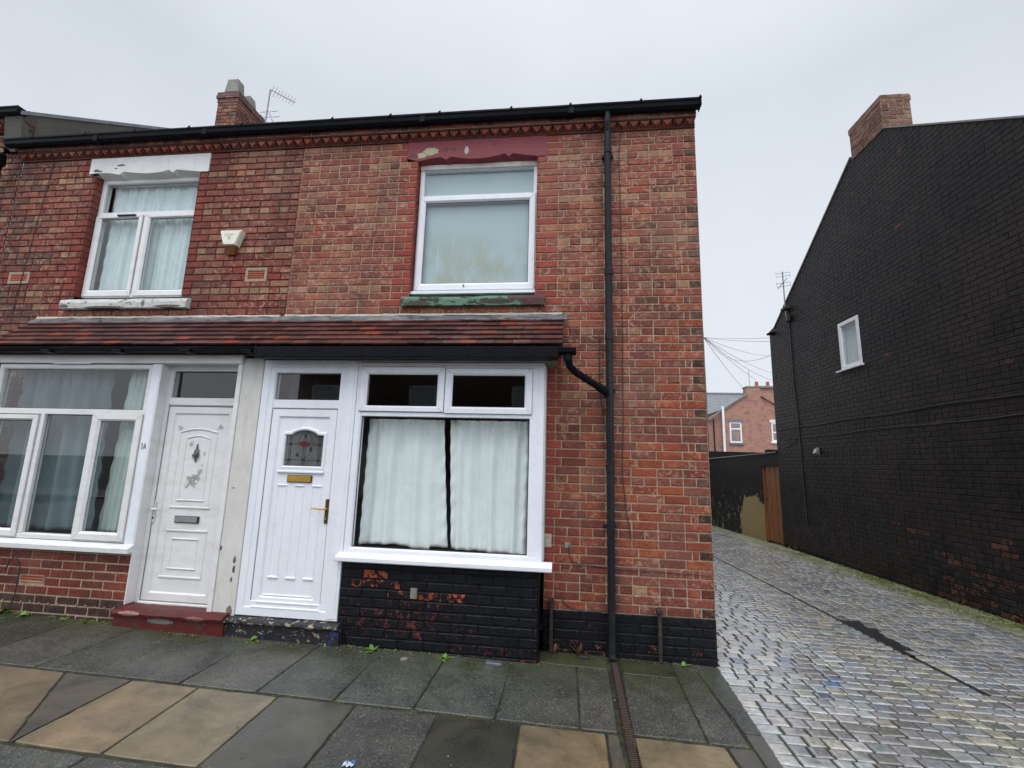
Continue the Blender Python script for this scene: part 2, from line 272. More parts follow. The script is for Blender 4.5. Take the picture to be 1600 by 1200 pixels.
# ------------------------------------------------------------------ mesh helper
class MB:
    def __init__(s): s.v = []; s.f = []; s.m = []; s.c = []; s.w = []; s.mats = []
    def mi(s, mat):
        if mat not in s.mats: s.mats.append(mat)
        return s.mats.index(mat)
    def face(s, pts, mat, col=(1, 1, 1), wear=0.0):
        k = len(s.v); s.v += [tuple(p) for p in pts]; s.f.append(tuple(range(k, k+len(pts)))); s.m.append(s.mi(mat)); s.c.append(col); s.w.append(wear)
    def idx(s, base, faces, mat, col=(1, 1, 1), wear=0.0):
        k = len(s.v); s.v += [tuple(p) for p in base]; i = s.mi(mat)
        for f in faces: s.f.append(tuple(k+a for a in f)); s.m.append(i); s.c.append(col); s.w.append(wear)
    def box(s, x0, x1, y0, y1, z0, z1, mat, bev=0.0, col=(1, 1, 1), wear=0.0):
        if x0 > x1: x0, x1 = x1, x0
        if y0 > y1: y0, y1 = y1, y0
        if z0 > z1: z0, z1 = z1, z0
        b = min(bev, (x1-x0)/2.1, (y1-y0)/2.1, (z1-z0)/2.1)
        if b <= 0:
            p = [(x, y, z) for z in (z0, z1) for y in (y0, y1) for x in (x0, x1)]
            s.idx(p, [(0, 2, 3, 1), (4, 5, 7, 6), (0, 1, 5, 4), (2, 6, 7, 3), (0, 4, 6, 2), (1, 3, 7, 5)], mat, col, wear); return
        xs = (x0, x0+b, x1-b, x1); ys = (y0, y0+b, y1-b, y1); zs = (z0, z0+b, z1-b, z1); P = {}; L = []
        def v(i, j, k):
            if (i, j, k) not in P: P[(i, j, k)] = len(L); L.append((xs[i], ys[j], zs[k]))
            return P[(i, j, k)]
        F = []
        F += [(v(1, 1, 0), v(1, 2, 0), v(2, 2, 0), v(2, 1, 0)), (v(1, 1, 3), v(2, 1, 3), v(2, 2, 3), v(1, 2, 3))]
        F += [(v(1, 0, 1), v(2, 0, 1), v(2, 0, 2), v(1, 0, 2)), (v(1, 3, 1), v(1, 3, 2), v(2, 3, 2), v(2, 3, 1))]
        F += [(v(0, 1, 1), v(0, 1, 2), v(0, 2, 2), v(0, 2, 1)), (v(3, 1, 1), v(3, 2, 1), v(3, 2, 2), v(3, 1, 2))]
        for (a, A) in ((1, 0), (2, 3)):
            for (c_, C_) in ((1, 0), (2, 3)):
                F.append((v(A, 1, c_), v(A, 2, c_), v(a, 2, C_), v(a, 1, C_)))
                F.append((v(1, A, c_), v(2, A, c_), v(2, a, C_), v(1, a, C_)))
                F.append((v(A, c_, 1), v(A, c_, 2), v(a, C_, 2), v(a, C_, 1)))
                for (e_, E_) in ((1, 0), (2, 3)): F.append((v(A, c_, e_), v(a, C_, e_), v(a, c_, E_)))
        s.idx(L, F, mat, col, wear)
    def ring(s, poly, prof, mat, plane=None, cap=None, capy=None):
        # poly: closed (x,z) outline counter-clockwise; prof: [(inset, y)]; mitred frame
        P = lambda x, y, z: (x, y, z)
        if plane: P = plane
        n = len(poly); loops = []
        for ins, y in prof:
            L = []
            for i in range(n):
                a = Vector(poly[i-1]); b = Vector(poly[i]); c = Vector(poly[(i+1) % n])
                d1 = (b-a).normalized(); d2 = (c-b).normalized(); n1 = Vector((-d1.y, d1.x)); n2 = Vector((-d2.y, d2.x))
                k = max(.3, 1+n1.dot(n2)); o = (n1+n2)*(ins/k); q = b+o; L.append(P(q.x, y, q.y))
            loops.append(L)
        k = [p for L in loops for p in L]; F = []
        for j in range(len(loops)-1):
            for i in range(n): F.append((j*n+i, j*n+(i+1) % n, (j+1)*n+(i+1) % n, (j+1)*n+i))
        s.idx(k, F, mat)
        if cap: s.face(loops[-1], cap)
    def tube(s, pts, r, mat, seg=8, caps=True):
        pts = [Vector(p) for p in pts]; n = len(pts); rs = r if isinstance(r, (list, tuple)) else [r]*n; V = []; up = Vector((0, 0, 1))
        for i, p in enumerate(pts):
            d = (pts[min(i+1, n-1)]-pts[max(i-1, 0)]).normalized()
            a = d.cross(up if abs(d.z) < .95 else Vector((1, 0, 0))).normalized(); b = d.cross(a)
            for k in range(seg): t = 2*math.pi*k/seg; V.append(p+a*math.cos(t)*rs[i]+b*math.sin(t)*rs[i])
        F = [(i*seg+k, i*seg+(k+1) % seg, (i+1)*seg+(k+1) % seg, (i+1)*seg+k) for i in range(n-1) for k in range(seg)]
        if caps: F += [tuple(range(seg-1, -1, -1)), tuple((n-1)*seg+k for k in range(seg))]
        s.idx(V, F, mat)
    def extrude_x(s, prof, x0, x1, mat, n=1, jit=0.0, bottomjit=None):
        # prof: (y,z) outline, extruded along x
        m = len(prof); V = []
        for i in range(n+1):
            x = x0+(x1-x0)*i/n
            for (y, z) in prof: V.append((x, y+rnd.uniform(-jit, jit), z+rnd.uniform(-jit, jit)))
        F = [(i*m+k, (i+1)*m+k, (i+1)*m+(k+1) % m, i*m+(k+1) % m) for i in range(n) for k in range(m)]
        F += [tuple(range(m)), tuple(n*m+k for k in range(m-1, -1, -1))]
        s.idx(V, F, mat)
    def build(s, name, parent=None, smooth=False, fix=True):
        me = bpy.data.meshes.new(name); me.from_pydata(s.v, [], s.f)
        for m in s.mats: me.materials.append(MT[m])
        me.polygons.foreach_set('material_index', s.m)
        cd = []; wd = []
        for p, c, w in zip(s.f, s.c, s.w): cd += [c[0], c[1], c[2], 1.0]*len(p); wd += [w]*len(p)
        me.update()
        me.color_attributes.new('Col', 'FLOAT_COLOR', 'CORNER'); me.attributes['Col'].data.foreach_set('color', cd)
        me.attributes.new('wear', 'FLOAT', 'CORNER'); me.attributes['wear'].data.foreach_set('value', wd)
        me.update(); me.validate()
        if fix:
            import bmesh
            b = bmesh.new(); b.from_mesh(me); bmesh.ops.recalc_face_normals(b, faces=b.faces); b.to_mesh(me); b.free()
        if smooth: me.polygons.foreach_set('use_smooth', [True]*len(me.polygons))
        o = bpy.data.objects.new(name, me); COL.objects.link(o)
        if parent: o.parent = parent; o.matrix_parent_inverse = Matrix.Identity(4); o.location = -abs_loc(parent)
        return o
def abs_loc(o):
    v = Vector(o.location)
    while o.parent: o = o.parent; v += Vector(o.location)
    return v
def thing(name, loc, label, cat, group=None):
    o = bpy.data.objects.new(name, None); COL.objects.link(o); o.location = loc; o.empty_display_size = .2
    o['label'] = label; o['category'] = cat
    if group: o['group'] = group
    return o
def tag(o, label, cat, group=None):
    o['label'] = label; o['category'] = cat
    if group: o['group'] = group
    return o
def rect(x0, x1, z0, z1): return [(x0, z0), (x1, z0), (x1, z1), (x0, z1)]
def jit(c, a, r=rnd): 
    k = 1+r.uniform(-a, a); return (c[0]*k*(1+r.uniform(-.05, .05)), c[1]*k, c[2]*k)

# ------------------------------------------------------------------ individual-brick wall
CS = 0.08
def rowz(n): return 5.045-CS*n                       # centre height of brick course n
def brick_wall(mb, O, U, Nn, u0, u1, rows, holes, colf, mat, mortar, depth=.010, rag=1.0, flat=1.0, phase=0.0, outline=None, header_mod=2, quoin_r=False, quoin_l=False, topz=None, backz=None, mat_of=None):
    O = Vector(O); U = Vector(U).normalized(); Nn = Vector(Nn).normalized()
    rr = random.Random(hash((round(O.x, 2), round(u0, 2), len(rows))) & 0xffff if False else int(abs(O.x*31+O.y*17+u0*13+len(rows))*10) & 0xffff)
    jn = .011
    for n in rows:
        zc = rowz(n); z0, z1 = zc-CS/2+jn/2, zc+CS/2-jn/2
        a0, a1 = (u0, u1) if outline is None else outline(zc+.03)
        if a1-a0 < .03: continue
        segs = [(a0, a1)]
        for (h0, h1, k0, k1) in holes:
            if k0 < zc < k1:
                ns = []
                for (p, q) in segs:
                    if h1 <= p or h0 >= q: ns.append((p, q)); continue
                    if p < h0: ns.append((p, h0))
                    if q > h1: ns.append((h1, q))
                segs = ns
        header = (n % 6) == header_mod
        L = .1175 if header else .235
        off = phase+(0 if header else (.1175 if n % 2 else 0))
        for (p, q) in segs:
            cuts = [p]
            # quoins anchored at the right end of the wall
            if quoin_r and abs(q-u1) < 1e-6 and outline is None:
                x = q; cc = []
                if n % 2 == 0: x -= .1175; cc.append(x); x -= (.06 if not header else .1175); cc.append(x)
                while x-L > p+.04: x -= L; cc.append(x)
                cuts = [p]+sorted(cc)+[q]
            else:
                k = math.floor((p-off)/L)+1
                while off+k*L < q-.035:
                    if off+k*L > p+.035: cuts.append(off+k*L)
                    k += 1
                cuts.append(q)
            for i in range(len(cuts)-1):
                a, b = cuts[i]+jn/2, cuts[i+1]-jn/2
                if b-a < .02: continue
                end = (i == 0, i == len(cuts)-2)
                c, w = colf((a+b)/2, zc, b-a, n, (end[0] and p > a0+1e-6 or end[1] and q < a1-1e-6, end[1] and abs(q-u1) < 1e-6), rr)
                d = rr.gauss(0, .0013*rag*flat); bv = .004+rr.random()*.003; bk = -depth-.004
                j = lambda s_=.0017*rag: rr.uniform(-s_, s_)
                P = []
                for (uu, zz) in ((a, z0), (b, z0), (b, z1), (a, z1)): P.append(O+U*(uu+j())+Vector((0, 0, zz+j()))+Nn*bk)
                f0 = [(uu+j(), zz+j()) for (uu, zz) in ((a, z0), (b, z0), (b, z1), (a, z1))]
                for (uu, zz) in f0: P.append(O+U*uu+Vector((0, 0, zz))+Nn*(d-(.005 if flat == 1 else .003)))
                f1 = ((a+bv, z0+bv), (b-bv, z0+bv), (b-bv, z1-bv), (a+bv, z1-bv))
                for (uu, zz) in f1: P.append(O+U*uu+Vector((0, 0, zz))+Nn*(d+j(.0008*rag*flat)))
                F = [(8, 9, 10, 11)]
                for k in range(4): F += [(k, (k+1) % 4, 4+(k+1) % 4, 4+k), (4+k, 4+(k+1) % 4, 8+(k+1) % 4, 8+k)]
                mm_ = mat_of(n, (a+b)/2) if mat_of else mat
                mb.idx(P, F, mm_, c, w)
    # mortar sheet behind, in cells around the openings
    zt = topz if topz is not None else rowz(min(rows))+CS/2; zb = rowz(max(rows))-CS/2 if backz is None else backz
    if outline is None:
        us = sorted({u0, u1, *[min(max(h[i], u0), u1) for h in holes for i in (0, 1)]}); zs = sorted({zb, zt, *[min(max(h[i], zb), zt) for h in holes for i in (2, 3)]})
        for i in range(len(us)-1):
            for k in range(len(zs)-1):
                um, zm = (us[i]+us[i+1])/2, (zs[k]+zs[k+1])/2
                if any(h[0] < um < h[1] and h[2] < zm < h[3] for h in holes): continue
                mb.face([O+U*us[i]+Vector((0, 0, zs[k]))-Nn*depth, O+U*us[i+1]+Vector((0, 0, zs[k]))-Nn*depth, O+U*us[i+1]+Vector((0, 0, zs[k+1]))-Nn*depth, O+U*us[i]+Vector((0, 0, zs[k+1]))-Nn*depth], mortar)
    else:
        for n in rows:
            zc = rowz(n); a0, a1 = outline(zc-CS/2); b0, b1 = outline(zc+CS/2)
            cuts = [(a0, a1, b0, b1)]
            for (h0, h1, k0, k1) in holes:
                if k0 < zc < k1: cuts = [(a0, h0, b0, h0), (h1, a1, h1, b1)]
            for (p, q, r_, t) in cuts:
                mb.face([O+U*p+Vector((0, 0, zc-CS/2))-Nn*depth, O+U*q+Vector((0, 0, zc-CS/2))-Nn*depth, O+U*t+Vector((0, 0, zc+CS/2))-Nn*depth, O+U*r_+Vector((0, 0, zc+CS/2))-Nn*depth], mortar)

RED_UP = [(.30, .085, .062), (.33, .100, .068), (.27, .080, .062), (.30, .098, .072), (.26, .085, .068), (.35, .125, .082), (.36, .16, .105), (.31, .105, .075), (.29, .085, .062)]
RED_LO = [(.29, .078, .046), (.26, .074, .050), (.23, .068, .050), (.31, .082, .045), (.195, .062, .052), (.25, .085, .062), (.22, .085, .065)]
RED_L = [(.23, .064, .052), (.26, .074, .056), (.21, .060, .050), (.25, .078, .060), (.28, .090, .064), (.20, .062, .052), (.31, .14, .095)]
def col_right(u, z, w, n, fl, r):
    if u < -3.6 and r.random() < (-3.5-u)*.8 and z > 2.5: return col_left(u, z, w, n, fl, r)
    if fl[0]: return jit((.33, .078, .060), .10, r), .0
    t = min(1, max(0, (z-2.0)/1.6)); pale = .5*t
    if fl[1] and w < .15: return jit((.10, .056, .047) if r.random() < .7 else (.22, .07, .05), .45, r), .25
    if w < .15 and fl[1] is False and n % 6 == 2 and r.random() < .5: 
        return (jit((.36, .20, .13), .15, r), .5) if r.random() < pale+.05 else (jit((.20, .065, .05), .2, r), .2)
    if r.random() > t: c = r.choice(RED_LO)
    else: c = r.choice(RED_UP)
    if n % 6 == 2 and t > .5 and r.random() < .5: c = (.38, .21, .14)
    if u > -.55 and r.random() < .16: c = (.17, .07, .055)
    return jit(c, .11, r), (.35+.5*r.random())*t+(.35*r.random() if r.random() < .6 else .6)*(1-.6*t)
def col_left(u, z, w, n, fl, r):
    if fl[0]: return jit((.27, .062, .050), .10, r), .0
    c = r.choice(RED_L)
    if n % 6 == 2 and r.random() < .6: c = (.36, .21, .14)
    if u < -7.4 and r.random() < .35: c = (.15, .075, .065)
    return jit(c, .15, r), .25+.6*r.random()

# ------------------------------------------------------------------ window and door builders
def bar_ring(mb, x0, x1, z0, z1, w, yf, yb, mat, ch=.012):
    mb.ring(rect(x0, x1, z0, z1), [(0, yb), (0, yf+.004), (.004, yf), (w-ch, yf), (w, yf+ch), (w, yb)], mat)
def pane(mb, x0, x1, z0, z1, y, mat='glass'):
    mb.face([(x0, y, z0), (x1, y, z0), (x1, y, z1), (x0, y, z1)], mat)
def gasket(mb, x0, x1, z0, z1, y, w=.006): mb.ring(rect(x0, x1, z0, z1), [(0, y), (w, y-.002)], 'gasket')
def casement(parent, x0, x1, z0, z1, g, yf, mat='upvc', name='casement'):
    g0, g1, g2, g3 = g; mb = MB()
    # outer ring as a mitred frame with the glass opening g
    P = [(x0, z0), (x1, z0), (x1, z1), (x0, z1)]; Q = [(g0, g2), (g1, g2), (g1, g3), (g0, g3)]
    def lerp(t): return [(a[0]+(b[0]-a[0])*t, a[1]+(b[1]-a[1])*t) for a, b in zip(P, Q)]
    L = [(lerp(0), yf+.06), (lerp(0), yf+.005), (lerp(.08), yf), (lerp(.72), yf), (lerp(1), yf+.016), (lerp(1), yf+.05)]
    V = [(p[0], y, p[1]) for l, y in L for p in l]; F = [(j*4+i, j*4+(i+1) % 4, (j+1)*4+(i+1) % 4, (j+1)*4+i) for j in range(len(L)-1) for i in range(4)]
    mb.idx(V, F, mat); gasket(mb, g0, g1, g2, g3, yf+.026)
    # fine mitre seams
    for a, b in zip(P, Q):
        d = (Vector(b)-Vector(a)); nrm = Vector((-d.y, d.x)).normalized()*.0009; p0 = Vector(a)+d*.06; p1 = Vector(a)+d*.72
        mb.face([(p0.x-nrm.x, yf-.0006, p0.y-nrm.y), (p0.x+nrm.x, yf-.0006, p0.y+nrm.y), (p1.x+nrm.x, yf-.0006, p1.y+nrm.y), (p1.x-nrm.x, yf-.0006, p1.y-nrm.y)], 'verge')
    mb.ring(rect(x0-.003, x1+.003, z0-.003, z1+.003), [(0, yf+.0135), (.0042, yf+.0125)], 'seam')
    o = mb.build(name, parent); p = MB(); pane(p, g0, g1, g2, g3, yf+.03); p.build('pane', o, fix=False)
    return o
def curtain(name, x0, x1, ztop, zbot, y, mat, folds, amp, seed, top_gather=.5, hem=None, lean=(0, 0)):
    r = random.Random(seed); nx, nzz = 120, 44; V = []; F = []; ph = [r.uniform(0, 6.28) for _ in range(6)]
    for j in range(nzz+1):
        t = j/nzz
        for i in range(nx+1):
            s = i/nx; xa = x0+lean[0]*t; xb = x1+lean[1]*t; x = xa+(xb-xa)*s
            a = amp*(top_gather+(1-top_gather)*min(1, t*2.5))
            f = math.sin(s*folds*6.28+ph[0]+.8*math.sin(s*7+ph[1])+.35*math.sin(t*3+ph[2]))
            g = .45*math.sin(s*folds*2.7*6.28+ph[3]+t*1.5)
            tg = max(0, 1-t*7)*.6*math.sin(s*folds*5.3*6.28+ph[5])
            ed = max(0, 1-min(s, 1-s)/.13); wr = ed*.55*math.sin(t*46+s*22+ph[4])+.12*math.sin(t*19+s*9)
            yy = y+a*(f*.6+g+tg)+amp*.35*wr
            z = ztop+(zbot-ztop)*t+(hem(s) if hem else 0)*t
            V.append((x+.0012*wr, yy, z))
    for j in range(nzz):
        for i in range(nx): k = j*(nx+1)+i; F.append((k, k+1, k+nx+2, k+nx+1))
    mb = MB(); mb.idx(V, F, mat); o = mb.build(name, None, smooth=True, fix=False)
    m = o.modifiers.new('thick', 'SOLIDIFY'); m.thickness = .002; return o

# ================================================================== GROUND
mb = MB(); S_ = 220
mb.face([(-S_, -S_, -.32), (S_, -S_, -.32), (S_, S_, -.32), (-S_, S_, -.32)], 'earth'); g = mb.build('ground', fix=False); g['kind'] = 'structure'
def gz(x): return -.018*min(x, 0)-.010                # pavement height follows the gentle fall of the street
mb = MB()
mb.face([(-16, -12, gz(-16)-.11), (8, -12, -.12), (8, -3.05, -.12), (-16, -3.05, gz(-16)-.11)], 'asphalt'); o = mb.build('road', fix=False); o['kind'] = 'structure'
# pavement: individual slabs with open joints over a dirt bed
mb = MB()
for (xa, xb) in ((-12, -9), (-9, -6), (-6, -3), (-3, 0)):
    mb.face([(xa, -2.95, gz(xa)-.009), (xb, -2.95, gz(xb)-.009), (xb, .02, gz(xb)-.009), (xa, .02, gz(xa)-.009)], 'joint')
def slab(pts, mat, col, dz=0.0, gap=.006, rr=random.Random(3)):
    # pts counter-clockwise (x,y); the edges are broken up so they read as worn stone
    C_ = [dz+rr.uniform(-.0025, .0025) for _ in pts]; P2 = []; t = []
    for i in range(len(pts)):
        a = Vector(pts[i]); b = Vector(pts[(i+1) % len(pts)]); k = max(2, int((b-a).length/.055)); d = (b-a).normalized(); q = Vector((-d.y, d.x))
        for j in range(k):
            u = j/k; w = rr.uniform(-.0005, .0022)+(.012*rr.random() if rr.random() < .05 else 0)+(.006 if j == 0 else 0)
            p = a.lerp(b, u)+q*(w if j else .0); 
            if j == 0: p = p+(Vector(pts[i-1])-a).normalized()*.005+d*.005
            P2.append((p.x, p.y)); t.append(C_[i]*(1-u)+C_[(i+1) % len(pts)]*u)
    pts = P2; n = len(pts); V = []
    for ins, z in ((gap, -.03), (gap, -.004), (gap+.005, 0)):
        for i in range(n):
            a = Vector(pts[i-1]); b = Vector(pts[i]); c = Vector(pts[(i+1) % n]); d1 = (b-a).normalized(); d2 = (c-b).normalized()
            n1 = Vector((-d1.y, d1.x)); n2 = Vector((-d2.y, d2.x)); k = max(.35, 1+n1.dot(n2)); q = b+(n1+n2)*(ins/k)
            V.append((q.x, q.y, gz(q.x)+z+t[i]))
    F = [(j*n+i, j*n+(i+1) % n, (j+1)*n+(i+1) % n, (j+1)*n+i) for j in range(2) for i in range(n)]+[tuple(2*n+i for i in range(n))]
    mb.idx(V, F, mat, col)
AGG = (.078, .081, .074); TAN = (.20, .155, .098); DRK = (.040, .038, .028); GRY = (.112, .098, .078); TAN2 = (.155, .120, .078)
r1 = [-9.3, -8.7, -8.1, -7.5, -6.9, -6.35, -5.80, -5.18, -4.008, -3.422, -2.860, -2.303, -1.757, -1.208, -.968]
for i in range(len(r1)-1):
    a, b = r1[i], r1[i+1]
    col = jit(AGG, .18) if a > -5.9 else jit((.05, .046, .045), .15)
    slab([(a, -1.195), (b, -1.195), (b+(.02 if i % 2 else 0), -.27), (a, -.27)], 'agg', col)
slab([(-1.53, -.27), (-.95, -.27), (-.93, .0), (-1.53, .0)], 'agg', (.05, .056, .03))
slab([(-.895, -1.20), (-.43, -1.20), (-.41, -.32), (-.845, -.32)], 'agg', jit(AGG, .1)); slab([(-.845, -.32), (-.41, -.32), (-.40, .0), (-.83, .0)], 'agg', (.048, .044, .032))
slab([(-.43, -1.20), (-.175, -1.20), (-.215, -.14), (-.40, 0), (-.41, -.32)], 'agg', jit(AGG, .15))
slab([(-.172, -1.035), (-.045, -1.035), (-.010, .0), (-.40, .0), (-.215, -.14)], 'agg', (.075, .078, .078))
slab([(-.166, -2.2), (-.10, -2.2), (-.045, -1.035), (-.172, -1.035)], 'flag', (.085, .082, .078))
r2 = [(-9.4, -9.4), (-8.7, -8.7), (-8.0, -8.0), (-7.2, -7.2), (-6.5, -6.5), (-5.75, -5.75), (-4.34, -4.89), (-4.33, -4.345), (-3.78, -3.835), (-3.215, -3.24), (-2.671, -2.688), (-2.13, -2.127), (-1.582, -1.592), (-1.06, -1.048), (-.95, -.968)]
c2 = [TAN, GRY, TAN, DRK, GRY, TAN2, GRY, TAN, TAN, (.075, .068, .055), AGG, DRK, TAN, (.085, .078, .065)]
for i in range(len(r2)-1):
    (ab, at), (bb, bt) = r2[i], r2[i+1]; m = 'agg' if c2[i] is AGG else 'flag'
    slab([(ab, -1.965), (bb, -1.965), (bt, -1.215), (at, -1.215)], m, jit(c2[i], .08))
slab([(-.86, -1.965), (-.30, -1.965), (-.335, -1.215), (-.895, -1.215)], 'flag', jit(TAN, .05)); slab([(-.30, -1.56), (-.17, -1.56), (-.17, -1.215), (-.335, -1.215)], 'flag', (.075, .07, .062)); slab([(-.30, -1.965), (-.17, -1.965), (-.17, -1.57), (-.30, -1.57)], 'flag', (.07, .066, .06))
x = -9.2
while x < -.2:
    b = min(x+rnd.choice((.57, .6, .63)), -.12); slab([(x, -2.72), (b, -2.72), (b, -1.98), (x, -1.98)], 'agg', jit(AGG, .2)); x = b
x = -9.2
while x < 3.9:
    b = x+.9; slab([(x, -2.93), (b, -2.93), (b, -2.74), (x, -2.74)], 'flag', jit((.10, .098, .09), .1)); x = b
pv = mb.build('pavement'); pv['kind'] = 'structure'
# rusty surface-water channel across the pavement
t = thing('drainage_channel', (-.9, -.6, .01), 'narrow rusty ribbed channel crossing the pavement from the long downpipe', 'drain')
mb = MB()
for i in range(96):
    y = -.12-i*.02; xc = -.868-.022*(-y)-.012
    mb.box(xc-.026, xc+.026, y-.006, y+.006, gz(xc)-.011, gz(xc)-.004, 'rust', .002)
mb.build('grating', t); mb = MB()
for sgn in (-1, 1):
    V = []
    for y in (-.08, -2.05):
        xc = -.868-.022*(-y)-.012
        for dx, dz in ((.027, -.03), (.027, .002), (.034, .002), (.034, -.03)): V.append((xc+sgn*dx, y, gz(xc)+dz))
    mb.idx(V, [(0, 1, 5, 4), (1, 2, 6, 5), (2, 3, 7, 6), (0, 3, 2, 1), (4, 5, 6, 7)], 'rust')
mb.build('side_rail', t)

# cobbled alley
AX = lambda y: 4.083-.029*y if y < 7.62 else 3.862-.0858*(y-7.62)
def az(x, y): return -.012*max(y, 0)-.022*max(0, 1-abs(x-1.95+.045*y)/1.6)-.006
mb = MB()
N_ = 34
for i in range(N_):
    ya = -2.74+i*(22.74)/N_; yb = ya+22.74/N_
    mb.face([(min(-.02, -.03+.045*ya), ya, az(0, ya)-.013), (1.95, ya, az(1.95, ya)-.016), (1.95, yb, az(1.95, yb)-.016), (min(-.02, -.03+.045*yb), yb, az(0, yb)-.013)], 'joint')
    mb.face([(1.95, ya, az(1.95, ya)-.016), (4.5, ya, az(4.5, ya)-.013), (4.5, yb, az(4.5, yb)-.013), (1.95, yb, az(1.95, yb)-.016)], 'joint')
SETT = [(.25, .25, .25), (.20, .205, .21), (.30, .30, .30), (.21, .23, .26), (.30, .285, .25), (.21, .205, .21), (.16, .158, .15), (.19, .19, .20), (.26, .255, .245), (.29, .30, .31)]
rs = random.Random(11); y = -2.7; row = 0
while y < 17.5:
    h = .113+rs.uniform(-.008, .010)+(.04 if y > 9 else 0); x = -.09 if y < -.1 else .01; x += rs.uniform(0, .05) if row % 2 else 0
    if y < -.1: x = -.022-.045*(-y)+.005
    zone = mn.noise(Vector((0, y*.5, 3)))
    while x < AX(y)-.03:
        L = rs.choice((.112, .118, .125, .132, .14, .16, .20)); 
        if y > 9: L *= 1.3
        gx = 1.985-.043*y; xb = min(x+L, AX(y)-.01)
        if y > -.2 and x < gx-.03 < xb+.04: xb = gx-.022
        elif y > -.2 and gx-.04 < x < gx+.02: x = gx+.022; xb = x+L
        xm = (x+xb)/2
        skip = (gx-.02 < xm < gx+.17 and .74 < y < 1.62)
        if not skip and xb-x > .04:
            q = mn.noise(Vector((xm*.8, y*.8, 0)))
            c = rs.choice(SETT)
            if q > .22 and y < .3 and rs.random() < .22: c = (.12, .155, .24)
            if q < -.2 and rs.random() < .3: c = (.27, .255, .21)
            c = jit(tuple(v*1.22 for v in c), .16, rs); gp = .0072; z = az(xm, y)+rs.uniform(-.002, .002); tx, ty = rs.uniform(-.016, .016), rs.uniform(-.016, .016); V = []
            J = [(rs.uniform(-.004, .004), rs.uniform(-.004, .004)) for _ in range(4)]
            for ins, zz in ((gp, -.03), (gp, -.007), (gp+.006, -.0015), (gp+.018, .0)):
                for k, (px, py) in enumerate(((x+ins, y+ins), (xb-ins, y+ins), (xb-ins, y+h-ins), (x+ins, y+h-ins))):
                    px += J[k][0]; py += J[k][1]; V.append((px, py, z+zz+(px-xm)*tx+(py-y-h/2)*ty))
            F = [(j*4+i, j*4+(i+1) % 4, (j+1)*4+(i+1) % 4, (j+1)*4+i) for j in range(3) for i in range(4)]+[(12, 13, 14, 15)]
            mb.idx(V, F, 'sett', c)
        x = xb
    y += h; row += 1
# gully line and tar patch
V = []
for y_ in (-.3, 17):
    gx = 1.985-.043*y_; V += [(gx-.03, y_, az(gx, y_)-.006), (gx+.03, y_, az(gx, y_)-.006)]
mb.face([V[0], V[1], V[3], V[2]], 'tar')
mb.face([(1.90, .66, -.036), (2.20, .66, -.036), (2.17, 1.75, -.049), (1.86, 1.75, -.049)], 'tar')
al = mb.build('alley'); al['kind'] = 'structure'

# moss strip by the black wall and tufts
mb = MB(); rm = random.Random(5)
def tuft(mb, x, y, z, s, mat, r, n=7):
    for _ in range(n):
        a = r.uniform(0, 6.28); l = s*r.uniform(.5, 1.1); w = l*.28; t = r.uniform(.3, 1.1)
        d = Vector((math.cos(a)*math.cos(t), math.sin(a)*math.cos(t), math.sin(t))); p = Vector((-math.sin(a), math.cos(a), 0))
        b = Vector((x, y, z)); mb.face([b-p*w*.3, b+p*w*.3, b+d*l*.6+p*w, b+d*l, b+d*l*.6-p*w], mat)
for _ in range(9000):
    y = rm.uniform(.4, 7.5)**1.0; dx = abs(rm.gauss(0, .2)); 
    den = mn.noise(Vector((dx*4, y*1.6, 1)))+.25-(.5 if y > 4.5 else 0)*0.6
    if den < rm.uniform(-.3, .35) or dx > .6: continue
    x = AX(y)-.02-dx; tuft(mb, x, y, az(x, y)-.002, rm.uniform(.008, .02), 'moss', rm, 4)
for _ in range(220):
    x, y = .03+abs(rm.gauss(0, .07)), rm.gauss(.62, .06); tuft(mb, x, y, az(x, y)-.004, .014, 'moss', rm, 4)
for _ in range(900):
    x = rm.uniform(-7.0, -5.45) if rm.random() < .6 else rm.uniform(-5.4, -1.5); yw = -.305 if x < -5.43 or x > -3.2 else -.40
    if mn.noise(Vector((x*3.1, 0, 2))) < -.02: continue
    tuft(mb, x, yw-abs(rm.gauss(0, .018))-.004, gz(x)-.002, rm.uniform(.008, .02), 'moss', rm, 4)
for _ in range(500):
    x = rm.uniform(-6.2, -.2); tuft(mb, x, -1.205+rm.gauss(0, .006), gz(x)-.008, rm.uniform(.004, .009), 'moss', rm, 3)
ms_o = mb.build('moss', fix=False); ms_o['kind'] = 'stuff'
ms_o['label'] = 'green moss and fine grass growing in joints and along the feet of the walls'; ms_o['category'] = 'moss'

# ================================================================== CORNER HOUSE (right)
H = thing('terraced_house', (-2.2, 0, 0), 'end terrace brick house with maroon lintel, black painted base and mint curtains', 'house')
XR, XP, XL = 0.0, -4.33, -8.05
LIN = [(-3.088, -1.544)]
holes_r = [(-2.965, -1.637, 3.345, 5.165), (-3.088, -1.544, 4.93, 5.165), (-3.03, -1.538, 3.235, 3.345), (-4.40, -1.50, -.2, 2.70)]
rows = list(range(-1, 65))
mb = MB()
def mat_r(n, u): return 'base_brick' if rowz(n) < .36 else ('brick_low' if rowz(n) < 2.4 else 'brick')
def colr2(u, z, w, n, fl, r):
    if z < .36:
        wv = .20+.12*r.random()
        if r.random() < .12: wv = .40
        if z < .12 and r.random() < .35: wv = .44
        return jit((.19, .062, .045), .25, r), wv
    return col_right(u, z, w, n, fl, r)
brick_wall(mb, (0, 0, 0), (1, 0, 0), (0, -1, 0), XP, XR, rows, holes_r, colr2, 'brick', 'mortar', .0065, phase=0.0, quoin_r=True, mat_of=mat_r, backz=-.3)
